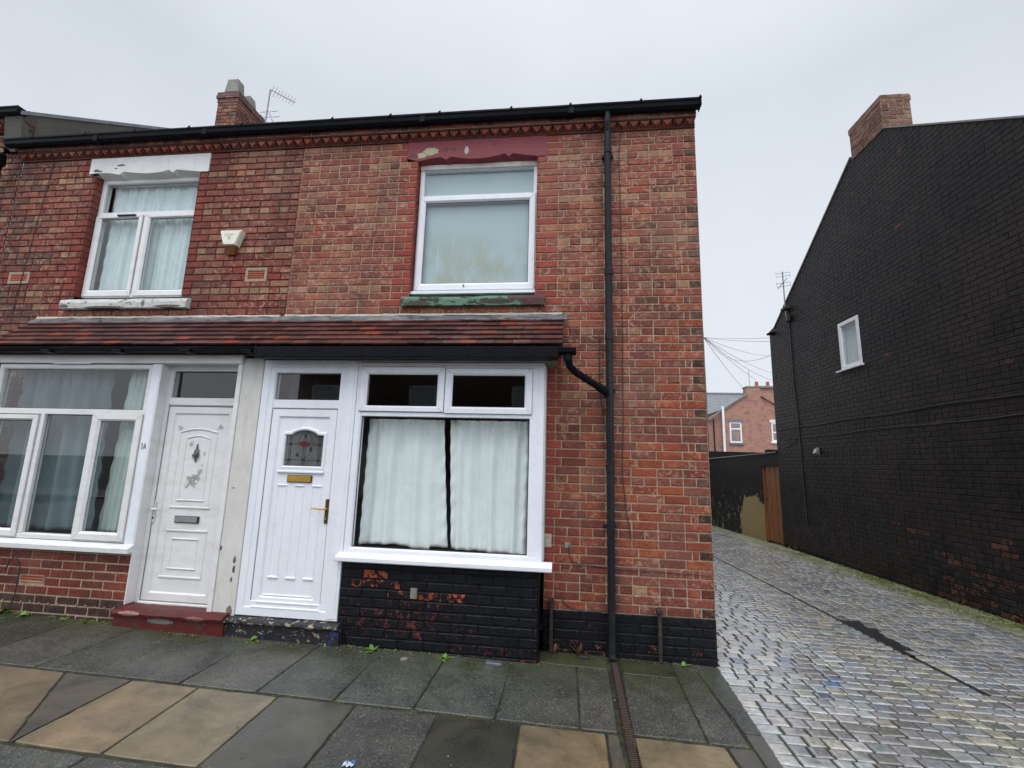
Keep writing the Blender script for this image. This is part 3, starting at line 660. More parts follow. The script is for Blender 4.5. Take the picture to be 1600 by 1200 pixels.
# black joint paint over the low band, gable side, reveals
mb.face([(-1.50, .0050, -.3), (0, .0050, -.3), (0, .0050, .362), (-1.50, .0050, .362)], 'black_joint')
mb.build('wall', H)
def gable_out(zc): # alley-side gable of the corner house
    t = max(0, (zc-5.25)/.70); return (0+t, 7.4-t) if zc > 5.25 else (0, 7.4)
mb = MB()
brick_wall(mb, (0, 0, 0), (0, 1, 0), (1, 0, 0), 0, 7.4, list(range(-33, 64)), [], col_right, 'brick', 'mortar', .009, outline=gable_out)
mb.build('gable_wall', H)
def reveal(par, x0, x1, z0, z1, yb, mat, mort, colr):
    # brick returns at both sides of an opening
    for sx, xx in ((1, x0), (-1, x1)):
        mb = MB()
        mb.face([(xx-sx*.004, .0, z0), (xx-sx*.004, yb+.08, z0), (xx-sx*.004, yb+.08, z1), (xx-sx*.004, .0, z1)], mort)
        for n in range(-1, 64):
            zc = rowz(n)
            if z0-.02 < zc < z1+.02:
                za, zb_ = max(z0, zc-.034), min(z1, zc+.034)
                mb.box(xx-sx*.02, xx+sx*.003, .004, yb+.07, za, zb_, mat, .003, jit(colr, .15), .0)
        mb.build('window_reveal', par)
def interior(parent, x0, x1, y0, y1, z0, z1):
    mb = MB()
    mb.face([(x0, y0, z0), (x1, y0, z0), (x1, y1, z0), (x0, y1, z0)], 'roomfloor'); mb.face([(x0, y0, z1), (x1, y0, z1), (x1, y1, z1), (x0, y1, z1)], 'room')
    mb.face([(x0, y1, z0), (x1, y1, z0), (x1, y1, z1), (x0, y1, z1)], 'room'); mb.face([(x0, y0, z0), (x0, y1, z0), (x0, y1, z1), (x0, y0, z1)], 'room'); mb.face([(x1, y0, z0), (x1, y1, z0), (x1, y1, z1), (x1, y0, z1)], 'room')
    return mb.build('interior', parent, fix=False)
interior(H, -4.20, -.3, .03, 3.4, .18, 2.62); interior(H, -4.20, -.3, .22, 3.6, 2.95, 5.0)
def cornice(parent, x0, x1, mort, colf, dz=0.0, y0=0.0):
    mb = MB(); rr = random.Random(int(x1*10+50)); z = 5.165+dz
    mb.box(x0, x1, y0-.012, y0+.05, z+.001, z+.016, 'brick', .002, (.12, .045, .04))
    mb.box(x0, x1, y0+.004, y0+.05, z+.012, z+.085, 'brick', 0, (.10, .04, .035))
    k = int((x1-x0)/.1115); w = (x1-x0)/k
    for i in range(k):
        a = x0+i*w; c = jit(rr.choice([(.30, .085, .06), (.34, .10, .07), (.25, .075, .055)]), .15, rr); b = a+w*.06; d = a+w*.94; m = (a+a+w)/2+rr.uniform(-.004, .004)
        V = [(b, y0-.050, z+.079), (d, y0-.050, z+.079), (m, y0-.046, z+.020), (b, y0+.004, z+.040), (d, y0+.004, z+.040), (m, y0+.004, z+.018)]
        mb.idx(V, [(0, 2, 1), (0, 3, 5, 2), (1, 2, 5, 4)], 'brick', c, .2); mb.box(a+w-.0015, a+w+.0015, y0-.002, y0+.01, z+.018, z+.08, mort)
    mb.box(x0, x1, y0-.062, y0+.05, z+.080, z+.092, 'brick', .002, (.13, .05, .045))
    x = x0+.002; i = 0
    while x < x1-.01:
        L = rr.choice((.225, .225, .108)); b = min(x+L, x1-.002); c = jit(rr.choice(RED_UP[:5]+[(.13, .06, .05)]), .2, rr)
        mb.box(x, b, y0-.078+rr.uniform(-.002, .002), y0+.05, z+.098, z+.168, 'brick', .004, c, .4); x = b+.009
    mb.box(x0, x1, y0-.070, y0+.045, z+.092, z+.172, mort)
    mb.box(x0, x1, y0-.05, y0+.05, z+.172, z+.25, mort)
    return mb.build('cornice', parent)
cornice(H, XP, XR, 'mortar', col_right)
def lintel(parent, x0, x1, z0, z1, pts, mat, yd=.09):
    # pts: lower edge profile on the face, left to right; chamfered back to the frame head
    mb = MB(); yf = -.006; top = [(p[0], z1) for p in pts]
    for i in range(len(pts)-1):
        a, b = pts[i], pts[i+1]
        mb.face([(a[0], yf, a[1]), (b[0], yf, b[1]), (b[0], yf, z1), (a[0], yf, z1)], mat)
    zi = z0-.022; ins = [p for p in pts]
    L = [p for p in pts if x0+.115 < p[0] < x1-.09]; L = [(x0+.123, pts[0][1])]+L+[(x1-.093, pts[-1][1])]
    for i in range(len(L)-1):
        a, b = L[i], L[i+1]; mb.face([(a[0], yf, a[1]), (a[0], yd, zi+.005), (b[0], yd, zi+.005), (b[0], yf, b[1])], mat)
    for xx in (x0, x1): mb.face([(xx, yf, z0), (xx, .05, z0), (xx, .05, z1), (xx, yf, z1)], mat)
    mb.face([(x0, yf, z0), (x0+.13, yf, z0), (x0+.13, .05, z0), (x0, .05, z0)], mat); mb.face([(x1-.10, yf, z0), (x1, yf, z0), (x1, .05, z0), (x1-.10, .05, z0)], mat)
    mb.face([(x0, yf, z1), (x1, yf, z1), (x1, .05, z1), (x0, .05, z1)], mat)
    return mb.build('lintel', parent, fix=False)
CRM = (.42, .38, .25)
MT['maroon'] = patch_mat('peeling maroon masonry paint', (.22, .046, .056), [(-2.83, 5.035, .085, .045, CRM), (-2.93, 4.995, .05, .035, CRM), (-2.42, 5.03, .022, .045, (.45, .40, .38)), (-2.66, 5.05, .03, .02, (.12, .035, .045)), (-2.56, 5.05, .03, .018, (.12, .035, .045)), (-3.02, 4.99, .05, .02, (.10, .04, .04)), (-2.10, 5.09, .03, .01, (.10, .04, .045))], .5, .006, (.11, .045, .045), .67)
LP2 = [(-3.088, 4.962), (-2.965, 4.924), (-2.84, 4.95), (-2.708, 4.964), (-2.647, 4.929), (-2.596, 4.965), (-2.49, 4.945), (-2.385, 4.928), (-2.30, 4.926), (-2.200, 4.931), (-2.09, 4.95), (-1.995, 4.972), (-1.954, 4.936), (-1.904, 4.970), (-1.78, 4.945), (-1.637, 4.924), (-1.544, 4.924)]
lintel(H, -3.088, -1.544, 4.935, 5.163, LP2, 'maroon')
# upper window of the corner house
MT['stained'] = None
def stained():
    n = N('misted blind behind glass'); x, y, z = n.sep()[:3]; f = n.noise(2.3, 5, .6)
    c = n.mix(n.rng(f, .3, .7), (.37, .46, .48), (.42, .51, .53))
    st = n.math('MULTIPLY', n.rng(z, 4.25, 3.6), n.rng(n.noise(2.6, 6, .65, n.scale(n.oc, (1.5, 1, .9))), .40, .58)); c = n.mix(n.math('MULTIPLY', st, .9), c, (.33, .34, .24))
    dr = n.noise(1, 5, .7, n.scale(n.oc, (38, 1, 3))); c = n.mix(n.math('MULTIPLY', n.rng(dr, .58, .7), n.math('MULTIPLY', n.rng(z, 4.4, 4.1), .6)), c, (.56, .66, .66))
    ed = n.rng(n.noise(7, 5, .6), .485, .50); e2 = n.rng(n.noise(7, 5, .6), .515, .50); c = n.mix(n.math('MULTIPLY', n.math('MULTIPLY', ed, e2), .0), c, (.28, .40, .44)); return n.fin(c, .9)
MT['stained'] = stained()
w2 = MB(); bar_ring(w2, -2.955, -1.637, 3.425, 4.905, .045, .085, .16, 'upvc', .01)
w2.box(-2.94, -1.65, .09, .15, 4.505, 4.56, 'upvc_old', .004)
w2.box(-2.955, -1.637, .070, .10, 4.866, 4.925, 'cream', .003)
win2 = w2.build('window', H)
p = MB(); pane(p, -2.915, -1.685, 4.555, 4.865, .125); p.build('pane', win2, fix=False)
s2 = casement(win2, -2.94, -1.653, 3.448, 4.535, (-2.872, -1.722, 3.527, 4.470), .070, 'upvc', 'sash')
mb = MB(); mb.box(-2.405, -2.395, .055, .07, 3.475, 3.505, 'pewter', .002); mb.build('window_lock', s2) if False else mb.build('window_lock', win2)
mb = MB(); mb.face([(-2.93, .15, 3.44), (-1.66, .15, 3.44), (-1.66, .15, 4.89), (-2.93, .15, 4.89)], 'stained'); mb.build('blind', win2, fix=False)
MT['greensill'] = patch_mat('flaking green sill paint', (.15, .27, .19), [(-1.66, 3.29, .14, .06, (.10, .045, .05)), (-2.02, 3.27, .16, .025, (.06, .05, .045)), (-2.85, 3.25, .13, .03, (.08, .07, .055)), (-2.5, 3.335, .30, .012, (.03, .03, .025)), (-1.85, 3.31, .06, .03, (.10, .05, .05)), (-2.65, 3.30, .03, .04, (.06, .06, .05))], .6, .012, (.07, .06, .045), .53, (9, 9, 26))
mb = MB(); mb.extrude_x([(-.055, 3.235), (-.060, 3.30), (-.045, 3.335), (.12, 3.39), (.12, 3.235)], -3.03, -1.535, 'greensill', 24, .0015)
mb.box(-2.975, -1.637, .03, .12, 3.392, 3.424, 'upvc', .004); mb.build('window_sill', H)
reveal(H, -2.965, -1.637, 3.39, 4.93, .07, 'brick', 'mortar', (.28, .066, .052))
# gutters
def gutter_run(parent, x0, x1, z, y, mat='black_pvc', endr=True):
    mb = MB(); prof = [(y+.10, z+.11), (y+.10, z+.05), (y+.075, z+.028), (y+.035, z+.022), (y+.01, z+.045), (y+.002, z+.08), (y-.008, z+.095), (y-.008, z+.112), (y+.004, z+.112), (y+.012, z+.08), (y+.04, z+.035), (y+.075, z+.04), (y+.09, z+.11)]
    mb.extrude_x(prof, x0, x1, mat, 12, .0012)
    if endr: mb.box(x1, x1+.008, y-.012, y+.10, z+.02, z+.115, mat, .002)
    x = x0+.4
    while x < x1:
        mb.box(x-.014, x+.014, y-.013, y+.01, z+.095, z+.124, mat, .003); mb.tube([(x, y, z+.12), (x+.004, y, z+.14)], .006, mat, 6); x += rnd.uniform(.55, .8)
    for q in (x0+(x1-x0)*.33, x0+(x1-x0)*.7): mb.box(q-.03, q+.03, y-.003, y+.102, z+.015, z+.09, mat, .004)
    return mb.build('gutter', parent)
gutter_run(H, XP+.002, .02, 5.270, -.165)
mb = MB(); mb.box(XP, XR, -.06, .0, 5.352, 5.41, 'soffit'); mb.build('eaves_board', H)
def roof(parent, x0, x1, y0, y1, ze, zr, mat='roofslate'):
    ym = (y0+y1)/2; mb = MB(); t = .05
    for (ya, yb) in ((y0-.13, ym), (y1+.13, ym)):
        sl = (zr-ze)/(ym-y0); za = ze-.13*sl; V = []
        for x in (x0, x1): V += [(x, ya, za), (x, yb, zr), (x, yb, zr-t), (x, ya, za-t)]
        mb.idx(V, [(0, 1, 5, 4), (2, 3, 7, 6), (0, 4, 7, 3), (0, 3, 2, 1), (4, 5, 6, 7)], mat)
    mb.tube([(x0, ym, zr+.01), (x1, ym, zr+.01)], .07, 'chim_brick' if mat == 'roofslate' else mat, 8)
    return mb.build('roof', parent)
roof(H, XP, XR+.03, 0, 7.4, 5.46, 7.95)
# rear wall
mb = MB(); mb.box(XP, -.02, 7.2, 7.4, -.3, 5.4, 'far_brick'); mb.build('rear_wall', H)
# shopfront bay: plinth bricks
mb = MB()
def colp(u, z, w, n, fl, r):
    wv = .24+.05*r.random()
    d1 = ((u+2.98)/.24)**2+((z-.60)/.09)**2; d2 = ((u+2.45)/.42)**2+((z-.46)/.06)**2; d3 = ((u+2.75)/.75)**2+((z-.26)/.16)**2; d4 = ((u+1.9)/.4)**2+((z-.05)/.09)**2
    if min(d1, d2) < 1: wv = .52-.14*min(d1, d2)
    elif d3 < 1.2: wv = .47-.10*d3
    elif d4 < 1: wv = .42
    return jit((.36, .085, .045) if z > .4 else (.13, .038, .034), .25, r), wv
brick_wall(mb, (0, -.30, 0), (1, 0, 0), (0, -1, 0), -3.305, -1.532, list(range(54, 64)), [], colp, 'base_brick', 'black_joint', .007, phase=.07, header_mod=9, backz=-.2)
brick_wall(mb, (-1.532, -.30, 0), (0, 1, 0), (1, 0, 0), 0, .30, list(range(54, 64)), [], colp, 'base_brick', 'black_joint', .007, header_mod=9, backz=-.2)
mb.box(-3.30, -1.54, -.285, -.05, .762, .80, 'terracotta', .003, (1, 1, 1))
mb.box(-3.29, -3.28, -.285, -.05, -.1, .78, 'black_joint')
mb.build('bay_plinth', H)
mb = MB(); mb.extrude_x([(-.27, .765), (-.315, .765), (-.37, .755), (-.374, .762), (-.374, .790), (-.30, .822), (-.27, .822)], -3.345, -1.42, 'upvc', 1); mb.build('bay_sill', H)
# bay window
mb = MB(); bar_ring(mb, -3.305, -1.512, .805, 2.575, .062, -.300, -.225, 'upvc', .012)
mb.box(-3.245, -1.575, -.298, -.235, 2.058, 2.100, 'upvc', .005); mb.box(-2.452, -2.432, -.296, -.235, 2.10, 2.52, 'upvc', .004)
mb.box(-1.640, -1.56, -.297, -.235, .86, 2.54, 'upvc', .003)
mb.box(-1.516, -1.500, -.225, 0, .80, 2.57, 'upvc_old', .002)
bw = mb.build('bay_window', H)
p = MB(); pane(p, -3.245, -1.640, .866, 2.058, -.262); gasket(p, -3.245, -1.640, .866, 2.058, -.268, .010); p.build('pane', bw, fix=False)
casement(bw, -3.27, -2.448, 2.104, 2.532, (-3.201, -2.516, 2.158, 2.461), -.315, 'upvc', 'top_vent'); casement(bw, -2.439, -1.622, 2.094, 2.520, (-2.371, -1.690, 2.158, 2.456), -.315, 'upvc', 'top_vent')
# plasterboard above the vents inside, ceiling is at 2.62
c1 = tag(curtain('curtain', -3.22, -2.470, 2.045, .900, -.150, 'curtain', 2.3, .038, 3, .55, lambda s: -.035+.02*math.sin(s*5)+(.03 if s > .8 else 0), (-.01, .085)), 'pale mint curtain on the left half of the large bay window, its hem lifted', 'curtain')
c2_ = tag(curtain('curtain', -2.405, -1.650, 2.045, .885, -.150, 'curtain', 2.6, .040, 9, .55, lambda s: -.01-.035*s, (.055, .0)), 'pale mint curtain on the right half of the large bay window, beside the brick wall', 'curtain')
# front door
D = thing('x', (0, 0, 0), '', ''); bpy.data.objects.remove(D)
def arch_poly(xl, xr, zb, zs, zt, sh=.16, n=12):
    # segmental arch with level shoulders, counter-clockwise
    P = [(xl, zb), (xr, zb), (xr, zs)]; w = xr-xl
    a, b = xr-sh*w, xl+sh*w
    for i in range(n+1):
        t = i/n; x = a+(b-a)*t; P.append((x, zs+.012+(zt-zs-.012)*math.sin(math.pi*t)**.9 if 0 < t < 1 else zs+.004))
    P.append((xl, zs)); return P
mb = MB()
mb.ring([(-4.283, .232), (-3.309, .232), (-3.309, 2.600), (-4.283, 2.600)], [(0, -.22), (0, -.297), (.005, -.302), (.070, -.302), (.078, -.294), (.125, -.294), (.132, -.280), (.132, -.22)], 'upvc')
mb.box(-4.155, -3.475, -.292, -.22, 2.120, 2.205, 'upvc', .006); mb.box(-4.16, -3.47, -.30, -.24, .232, .285, 'upvc', .006)
mb.box(-4.14, -3.48, -.305, -.29, .300, .318, 'upvc', .005)
mb.box(-3.482, -3.43, -.2935, -.22, .24, 2.52, 'upvc', .002); mb.box(-3.42, -3.312, -.3035, -.298, .25, 2.59, 'upvc', .001); mb.box(-3.40, -3.335, -.307, -.302, .25, 2.59, 'upvc', .002)
dr = mb.build('front_door', H)
p = MB(); pane(p, -4.150, -3.476, 2.205, 2.468, -.262); gasket(p, -4.150, -3.476, 2.207, 2.467, -.266); p.build('pane', dr, fix=False)
leaf = MB()
bar_ring(leaf, -4.150, -3.485, .320, 2.114, .082, -.288, -.235, 'upvc', .012); leaf.ring(rect(-4.154, -3.481, .318, 2.118), [(0, -.2895), (.005, -.2895)], 'seam')
gp = arch_poly(-3.992, -3.607, 1.572, 1.862, 1.912)
# panel sheet around the arched light
top, bot = 2.04, .40; xl, xr = -4.070, -3.556
yp = -.272
leaf.face([(xl, yp, bot), (xr, yp, bot), (xr, yp, 1.572), (xl, yp, 1.572)], 'upvc')
leaf.face([(xl, yp, 1.572), (-3.992, yp, 1.572), (-3.992, yp, 1.862), (xl, yp, 1.862)], 'upvc'); leaf.face([(-3.607, yp, 1.572), (xr, yp, 1.572), (xr, yp, 1.862), (-3.607, yp, 1.862)], 'upvc')
arc = gp[2:]; 
for i in range(len(arc)-1):
    a, b = arc[i], arc[i+1]; leaf.face([(a[0], yp, a[1]), (b[0], yp, b[1]), (b[0], yp, top), (a[0], yp, top)], 'upvc')
leaf.face([(-3.607, yp, 1.862), (xr, yp, 1.862), (xr, yp, top), (-3.607, yp, top)], 'upvc'); leaf.face([(xl, yp, 1.862), (-3.992, yp, 1.862), (-3.992, yp, top), (xl, yp, top)], 'upvc')
def bead(mb, poly, w, h, y, mat='upvc'): mb.ring(poly, [(-w, y+.001), (-w*.55, y-h), (0, y-h*.9), (w*.4, y+.001)], mat)
leaf.ring(gp, [(-.034, yp+.001), (-.026, yp-.012), (-.010, yp-.014), (.0, yp-.004), (.0, yp+.02)], 'upvc')
leaf.box(-4.040, -3.572, yp-.020, yp, 1.505, 1.532, 'upvc', .007); leaf.box(-4.028, -3.585, yp-.010, yp, 1.532, 1.556, 'upvc', .004)
for (a, b) in ((-4.024, -3.924), (-3.853, -3.750), (-3.680, -3.578)):
    bead(leaf, rect(a+.012, b-.012, .572, 1.382), .012, .005, yp); leaf.box(a, b, yp-.010, yp, 1.384, 1.398, 'upvc', .004); leaf.box(a, b, yp-.012, yp, .556, .572, 'upvc', .004)
leaf.box(xl+.02, xr-.02, yp-.009, yp, .405, .420, 'upvc', .004); leaf.box(xl-.03, xr+.05, -.300, -.285, .345, .362, 'upvc', .005)
lf = leaf.build('door_leaf', dr, fix=False)
# leaded fanlight
mb = MB(); mb.face([(p_[0], yp+.016, p_[1]) for p_ in gp], 'doorglass') if False else None
MT['doorglass'] = plain('obscured door glass', (.105, .105, .105), .12, .25, 7, spec=.8); MT['lead'] = plain('lead came', (.012, .012, .014), .4); MT['redglass'] = plain('red stained glass', (.16, .008, .025), .15); MT['greenglass'] = plain('dark leaf glass', (.02, .03, .015), .2)
mb.face([(p_[0], yp+.014, p_[1]) for p_ in gp], 'doorglass'); yl = yp+.011
def strip(mb, pts, w, y, mat):
    for a, b in zip(pts[:-1], pts[1:]):
        d = Vector((b[0]-a[0], b[1]-a[1])).normalized(); n_ = Vector((-d.y, d.x))*w
        mb.face([(a[0]-n_.x, y, a[1]-n_.y), (b[0]-n_.x, y, b[1]-n_.y), (b[0]+n_.x, y, b[1]+n_.y), (a[0]+n_.x, y, a[1]+n_.y)], mat)
for xx in (-3.957, -3.938, -3.660, -3.641): strip(mb, [(xx, 1.575), (xx, 1.872)], .0022, yl, 'lead')
for xx in (-3.811, -3.790): strip(mb, [(xx, 1.575), (xx, 1.905)], .0022, yl+.0006, 'lead')
for zz in (1.630, 1.772, 1.788): strip(mb, [(-3.99, zz), (-3.61, zz)], .0022, yl+.0012, 'lead')
arcp = [(-3.80+.065*math.cos(a), 1.79+.11*math.sin(a)) for a in [math.pi*i/14 for i in range(15)]]; strip(mb, arcp, .002, yl+.0018, 'lead')
strip(mb, [(-3.80, 1.64), (-3.77, 1.66), (-3.735, 1.71), (-3.725, 1.735)], .002, yl+.0018, 'lead'); strip(mb, [(-3.80, 1.64), (-3.84, 1.655), (-3.862, 1.68)], .002, yl+.0018, 'lead')
def disc(mb, cx, cz, rx, rz, y, mat, n=14): mb.face([(cx+rx*math.cos(2*math.pi*i/n), y, cz+rz*math.sin(2*math.pi*i/n)) for i in range(n)], mat)
disc(mb, -3.805, 1.783, .052, .026, yl-.002, 'redglass'); disc(mb, -3.805, 1.783, .020, .010, yl-.004, 'lead', 8); disc(mb, -3.735, 1.735, .014, .020, yl-.002, 'greenglass'); disc(mb, -3.868, 1.680, .012, .018, yl-.002, 'greenglass')
for xx, zz in ((-3.948, 1.78), (-3.65, 1.78), (-3.80, 1.86), (-3.80, 1.632), (-3.948, 1.630), (-3.65, 1.63)): mb.box(xx-.008, xx+.008, yl-.003, yl-.001, zz-.008, zz+.008, 'lead')
mb.build('leaded_light', dr, fix=False)
mb = MB(); mb.box(-3.930, -3.682, yp-.012, yp, 1.420, 1.488, 'gold_dark', .003); mb.box(-3.922, -3.694, yp-.018, yp-.010, 1.427, 1.481, 'gold', .003); mb.build('letterbox', dr)
mb = MB(); mb.box(-3.517, -3.484, -.303, -.286, 1.060, 1.280, 'gold_dark', .006); mb.tube([(-3.50, -.296, 1.193), (-3.50, -.345, 1.193), (-3.53, -.352, 1.194), (-3.625, -.350, 1.197)], [.010, .009, .009, .006], 'gold', 8)
mb.tube([(-3.50, -.300, 1.105), (-3.50, -.306, 1.105)], .010, 'gold', 8); mb.build('door_handle', dr)
# step, head trim, pilaster
mb = MB(); mb.extrude_x([(-.20, .230), (-.355, .226), (-.385, .214), (-.390, .195), (-.375, .180), (-.352, .176), (-.350, .03), (-.20, .03)], -4.325, -3.255, 'black_step', 26, .004); mb.build('doorstep', H)
mb = MB(); mb.box(-3.31, -1.39, -.36, -.04, 2.578, 2.592, 'soffit', .003); mb.box(-4.283, -3.30, -.33, -.1, 2.602, 2.612, 'soffit', .002); mb.build('soffit', H)
mb = MB(); mb.box(-3.30, -1.52, -.306, -.22, 2.535, 2.575, 'upvc_old', .004); mb.box(-3.345, -3.285, -.312, -.22, 2.555, 2.60, 'upvc_old', .004); mb.build('head_trim', H)
# porch roof with individual tiles
def porch(parent, x0, x1, seed, bright):
    rr = random.Random(seed); mb = MB(); yT, zT, yB, zB = -.035, 3.085, -.455, 2.700; Ld = math.hypot(yB-yT, zB-zT); d = Vector((0, yB-yT, zB-zT)).normalized(); nn = Vector((0, d.z, -d.y));
    if nn.z < 0: nn = -nn
    rowsn = 6; gL = Ld/rowsn
    for k in range(rowsn):
        x = x0-(.08 if k % 2 else 0)
        while x < x1:
            a = max(x, x0)+.002; b = min(x+.163, x1)-.002; x += .163
            if b-a < .02: continue
            s0 = k*gL-.02; s1 = (k+1)*gL+rr.uniform(-.003, .004); P0 = Vector((0, yT, zT)); lift = .021+rr.uniform(-.002, .003); jx = rr.uniform(-.002, .002)
            c = jit(rr.choice([(.085, .034, .030), (.100, .038, .032), (.072, .030, .028), (.11, .043, .035), (.06, .028, .028), (.12, .052, .042)]), .25, rr)
            if rr.random() < bright: c = (.20, .050, .032)
            V = []
            for (s_, l0, l1) in ((s0, .0, .012), (s1, lift-.003, lift+.013)):
                for xx in (a, b):
                    for l in (l0, l1): q = P0+d*s_+nn*(l+rr.uniform(-.001, .001)); V.append((xx+jx, q.y, q.z))
            mb.idx(V, [(0, 2, 3, 1), (4, 5, 7, 6), (1, 3, 7, 5), (0, 4, 6, 2), (0, 1, 5, 4), (2, 6, 7, 3)], 'tile', c)
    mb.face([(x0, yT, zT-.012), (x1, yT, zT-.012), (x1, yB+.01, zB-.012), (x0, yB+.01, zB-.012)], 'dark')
    for xx in (x0+.003, x1-.003): mb.face([(xx, yT, zT-.012), (xx, yB+.01, zB-.012), (xx, -.02, zB-.012)], 'soffit')
    return mb.build('porch_roof', parent)
def flashing(parent, x0, x1, seed, mats):
    rr = random.Random(seed); mb = MB(); x = x0
    while x < x1-.01:
        b = min(x+rr.uniform(.35, .7), x1); m = rr.choice(mats); k = 6; V = []
        for i in range(k+1):
            xx = x+(b-x)*i/k
            for (y, z) in ((-.004, 3.150), (-.030, 3.128), (-.085+rr.uniform(-.008, .008), 3.078+rr.uniform(-.006, .006)), (-.090, 3.066)): V.append((xx, y, z+rr.uniform(-.003, .003)))
        mb.idx(V, [(i*4+j, i*4+j+1, (i+1)*4+j+1, (i+1)*4+j) for i in range(k) for j in range(3)], m); x = b-.004
    mb.extrude_x([(.005, 3.140), (.005, 3.168), (-.012, 3.160), (-.022, 3.138)], x0, x1-.05, 'fillet', 40, .005)
    return mb.build('flashing', parent, fix=False)
porch(H, -4.33, -1.345, 4, .02); flashing(H, -4.33, -1.31, 2, ['slate_lead'])
mb = MB(); mb.box(-4.28, -1.389, -.495, -.385, 2.585, 2.688, 'black_pvc', .006); mb.extrude_x([(-.38, 2.675), (-.40, 2.625), (-.45, 2.620), (-.485, 2.640), (-.49, 2.678)], -1.50, -1.228, 'black_pvc', 2); mb.box(-4.28, -1.39, -.38, -.30, 2.60, 2.69, 'black_joint')
for xx in (-4.26, -3.2, -2.2, -1.6): mb.box(xx-.012, xx+.012, -.50, -.47, 2.60, 2.694, 'black_pvc', .003)
mb.build('porch_gutter', H)
# downpipes
mb = MB(); px, py = -.905, -.075
mb.tube([(px-.002, -.11, 5.31), (px, -.11, 5.20), (px, py, 5.10), (px, py, 4.0), (px+.004, py, 2.4), (px+.006, py, .06), (px+.006, py-.01, .02)], .034, 'pipe', 14)
for z in (4.86, 3.52, 2.86, 1.6): mb.tube([(px+.002, py, z), (px+.002, py, z+.06)], .041, 'pipe', 14)
for z in (4.84, 2.35, 1.1): mb.box(px-.055, px+.06, -.045, -.001, z, z+.028, 'pipe', .003)
mb.build('downpipe', H, smooth=False)
mb = MB(); mb.tube([(-1.30, -.435, 2.64), (-1.30, -.435, 2.58), (-1.285, -.40, 2.53), (-1.24, -.33, 2.495), (-.99, -.12, 2.375), (-.935, -.085, 2.345), (-.915, -.078, 2.31)], .033, 'black_pvc', 12)
mb.tube([(-1.30, -.435, 2.62), (-1.30, -.435, 2.57)], .040, 'black_pvc', 12); mb.tube([(-1.01, -.137, 2.385), (-.94, -.088, 2.35)], .040, 'black_pvc', 12)
mb.build('porch_downpipe', H)
mb = MB(); mb.tube([(-.72, -.006, 5.185), (-.76, -.008, 5.14), (-.775, -.008, 5.0), (-.785, -.010, 4.80), (-.775, -.008, 4.5), (-.768, -.007, 3.75), (-.768, -.008, 3.0), (-.772, -.008, 2.1), (-.785, -.008, 1.60), (-.76, -.008, 1.30), (-.72, -.008, 1.05), (-.715, -.006, 1.0)], .0042, 'wire', 5)
mb.tube([(-.995, -.006, 2.95), (-.994, -.008, 2.6), (-.985, -.01, 2.30), (-.945, -.01, 2.06), (-.915, -.01, 1.8), (-.89, -.01, 1.56)], .0042, 'wire', 5)
mb.tube([(-1.275, -.006, .93), (-1.272, -.01, .84), (-1.245, -.012, .79), (-1.19, -.012, .765), (-1.0, -.010, .755), (-.95, -.01, .752)], .0045, 'wire', 5)
mb.tube([(-.86, -.01, .745), (-.4, -.009, .735), (-.03, -.008, .725)], .0035, 'wire', 5)
mb.tube([(-1.34, -.006, .47), (-1.31, -.012, .43), (-1.25, -.014, .39), (-1.15, -.012, .375), (-.98, -.01, .37)], .0045, 'wire', 5); mb.build('wall_cable', H)
for (xx, z1) in ((-1.428, .46), (-.486, .43)):
    mb = MB(); mb.box(xx-.016, xx+.016, -.060, -.012, .0, z1, 'iron', .005); mb.box(xx-.022, xx+.022, -.066, -.004, z1-.03, z1+.004, 'iron', .004); mb.build('iron_bracket', H)
mb = MB(); mb.box(-1.535, -1.30, -.009, -.003, .80, .99, 'fillet', .002) if False else None
mb.box(-1.500, -1.435, -.014, -.002, .90, 1.02, 'fillet', .004); mb.build('mortar_patch', H); mb = MB(); mb.box(-1.315, -1.262, -.006, .0, .90, .955, 'stone_cap', .002); mb.build('cable_entry', H)
mb = MB(); mb.box(-2.655, -2.595, -.3055, -.29, .462, .552, 'stone_cap', .003); mb.build('blanking_plate', H)

# ================================================================== LEFT HOUSE
H2 = thing('terraced_house', (-6.2, 0, 0), 'brick house with white lintel, alarm box and older white door beside a wide window', 'house')
mb = MB(); holes_l = [(-6.968, -5.605, 3.375, 5.165), (-7.074, -5.497, 4.93, 5.165), (-7.058, -5.472, 3.245, 3.375), (-7.33, -4.2, -.2, 2.70), (-4.858, -4.598, 3.545, 3.715), (-7.885, -7.60, 3.575, 3.725)]
brick_wall(mb, (0, 0, 0), (1, 0, 0), (0, -1, 0), XL, XP, rows, holes_l, col_left, 'brick', 'mortar_dark', .011, phase=.03, backz=-.3); mb.build('wall', H2)
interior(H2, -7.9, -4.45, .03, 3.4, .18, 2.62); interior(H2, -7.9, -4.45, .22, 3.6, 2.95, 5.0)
cornice(H2, XL, XP-.001, 'mortar_dark', col_left)
MT['whitelintel'] = patch_mat('chipped white masonry paint', (.72, .72, .71), [(-6.98, 5.0, .035, .018, (.10, .09, .08)), (-6.66, 5.06, .05, .012, (.14, .13, .12)), (-6.72, 5.02, .02, .008, (.14, .13, .12)), (-6.93, 4.99, .03, .012, (.13, .12, .11))], .55, .003)
LP1 = [(-7.074, 4.963), (-6.968, 4.968), (-6.80, 4.963), (-6.70, 4.945), (-6.654, 4.935), (-6.615, 4.975), (-6.45, 4.95), (-6.297, 4.937), (-6.104, 4.947), (-6.014, 4.972), (-5.959, 4.932), (-5.917, 4.970), (-5.72, 4.945), (-5.605, 4.928), (-5.497, 4.926)]
lintel(H2, -7.074, -5.497, 4.935, 5.163, LP1, 'whitelintel')
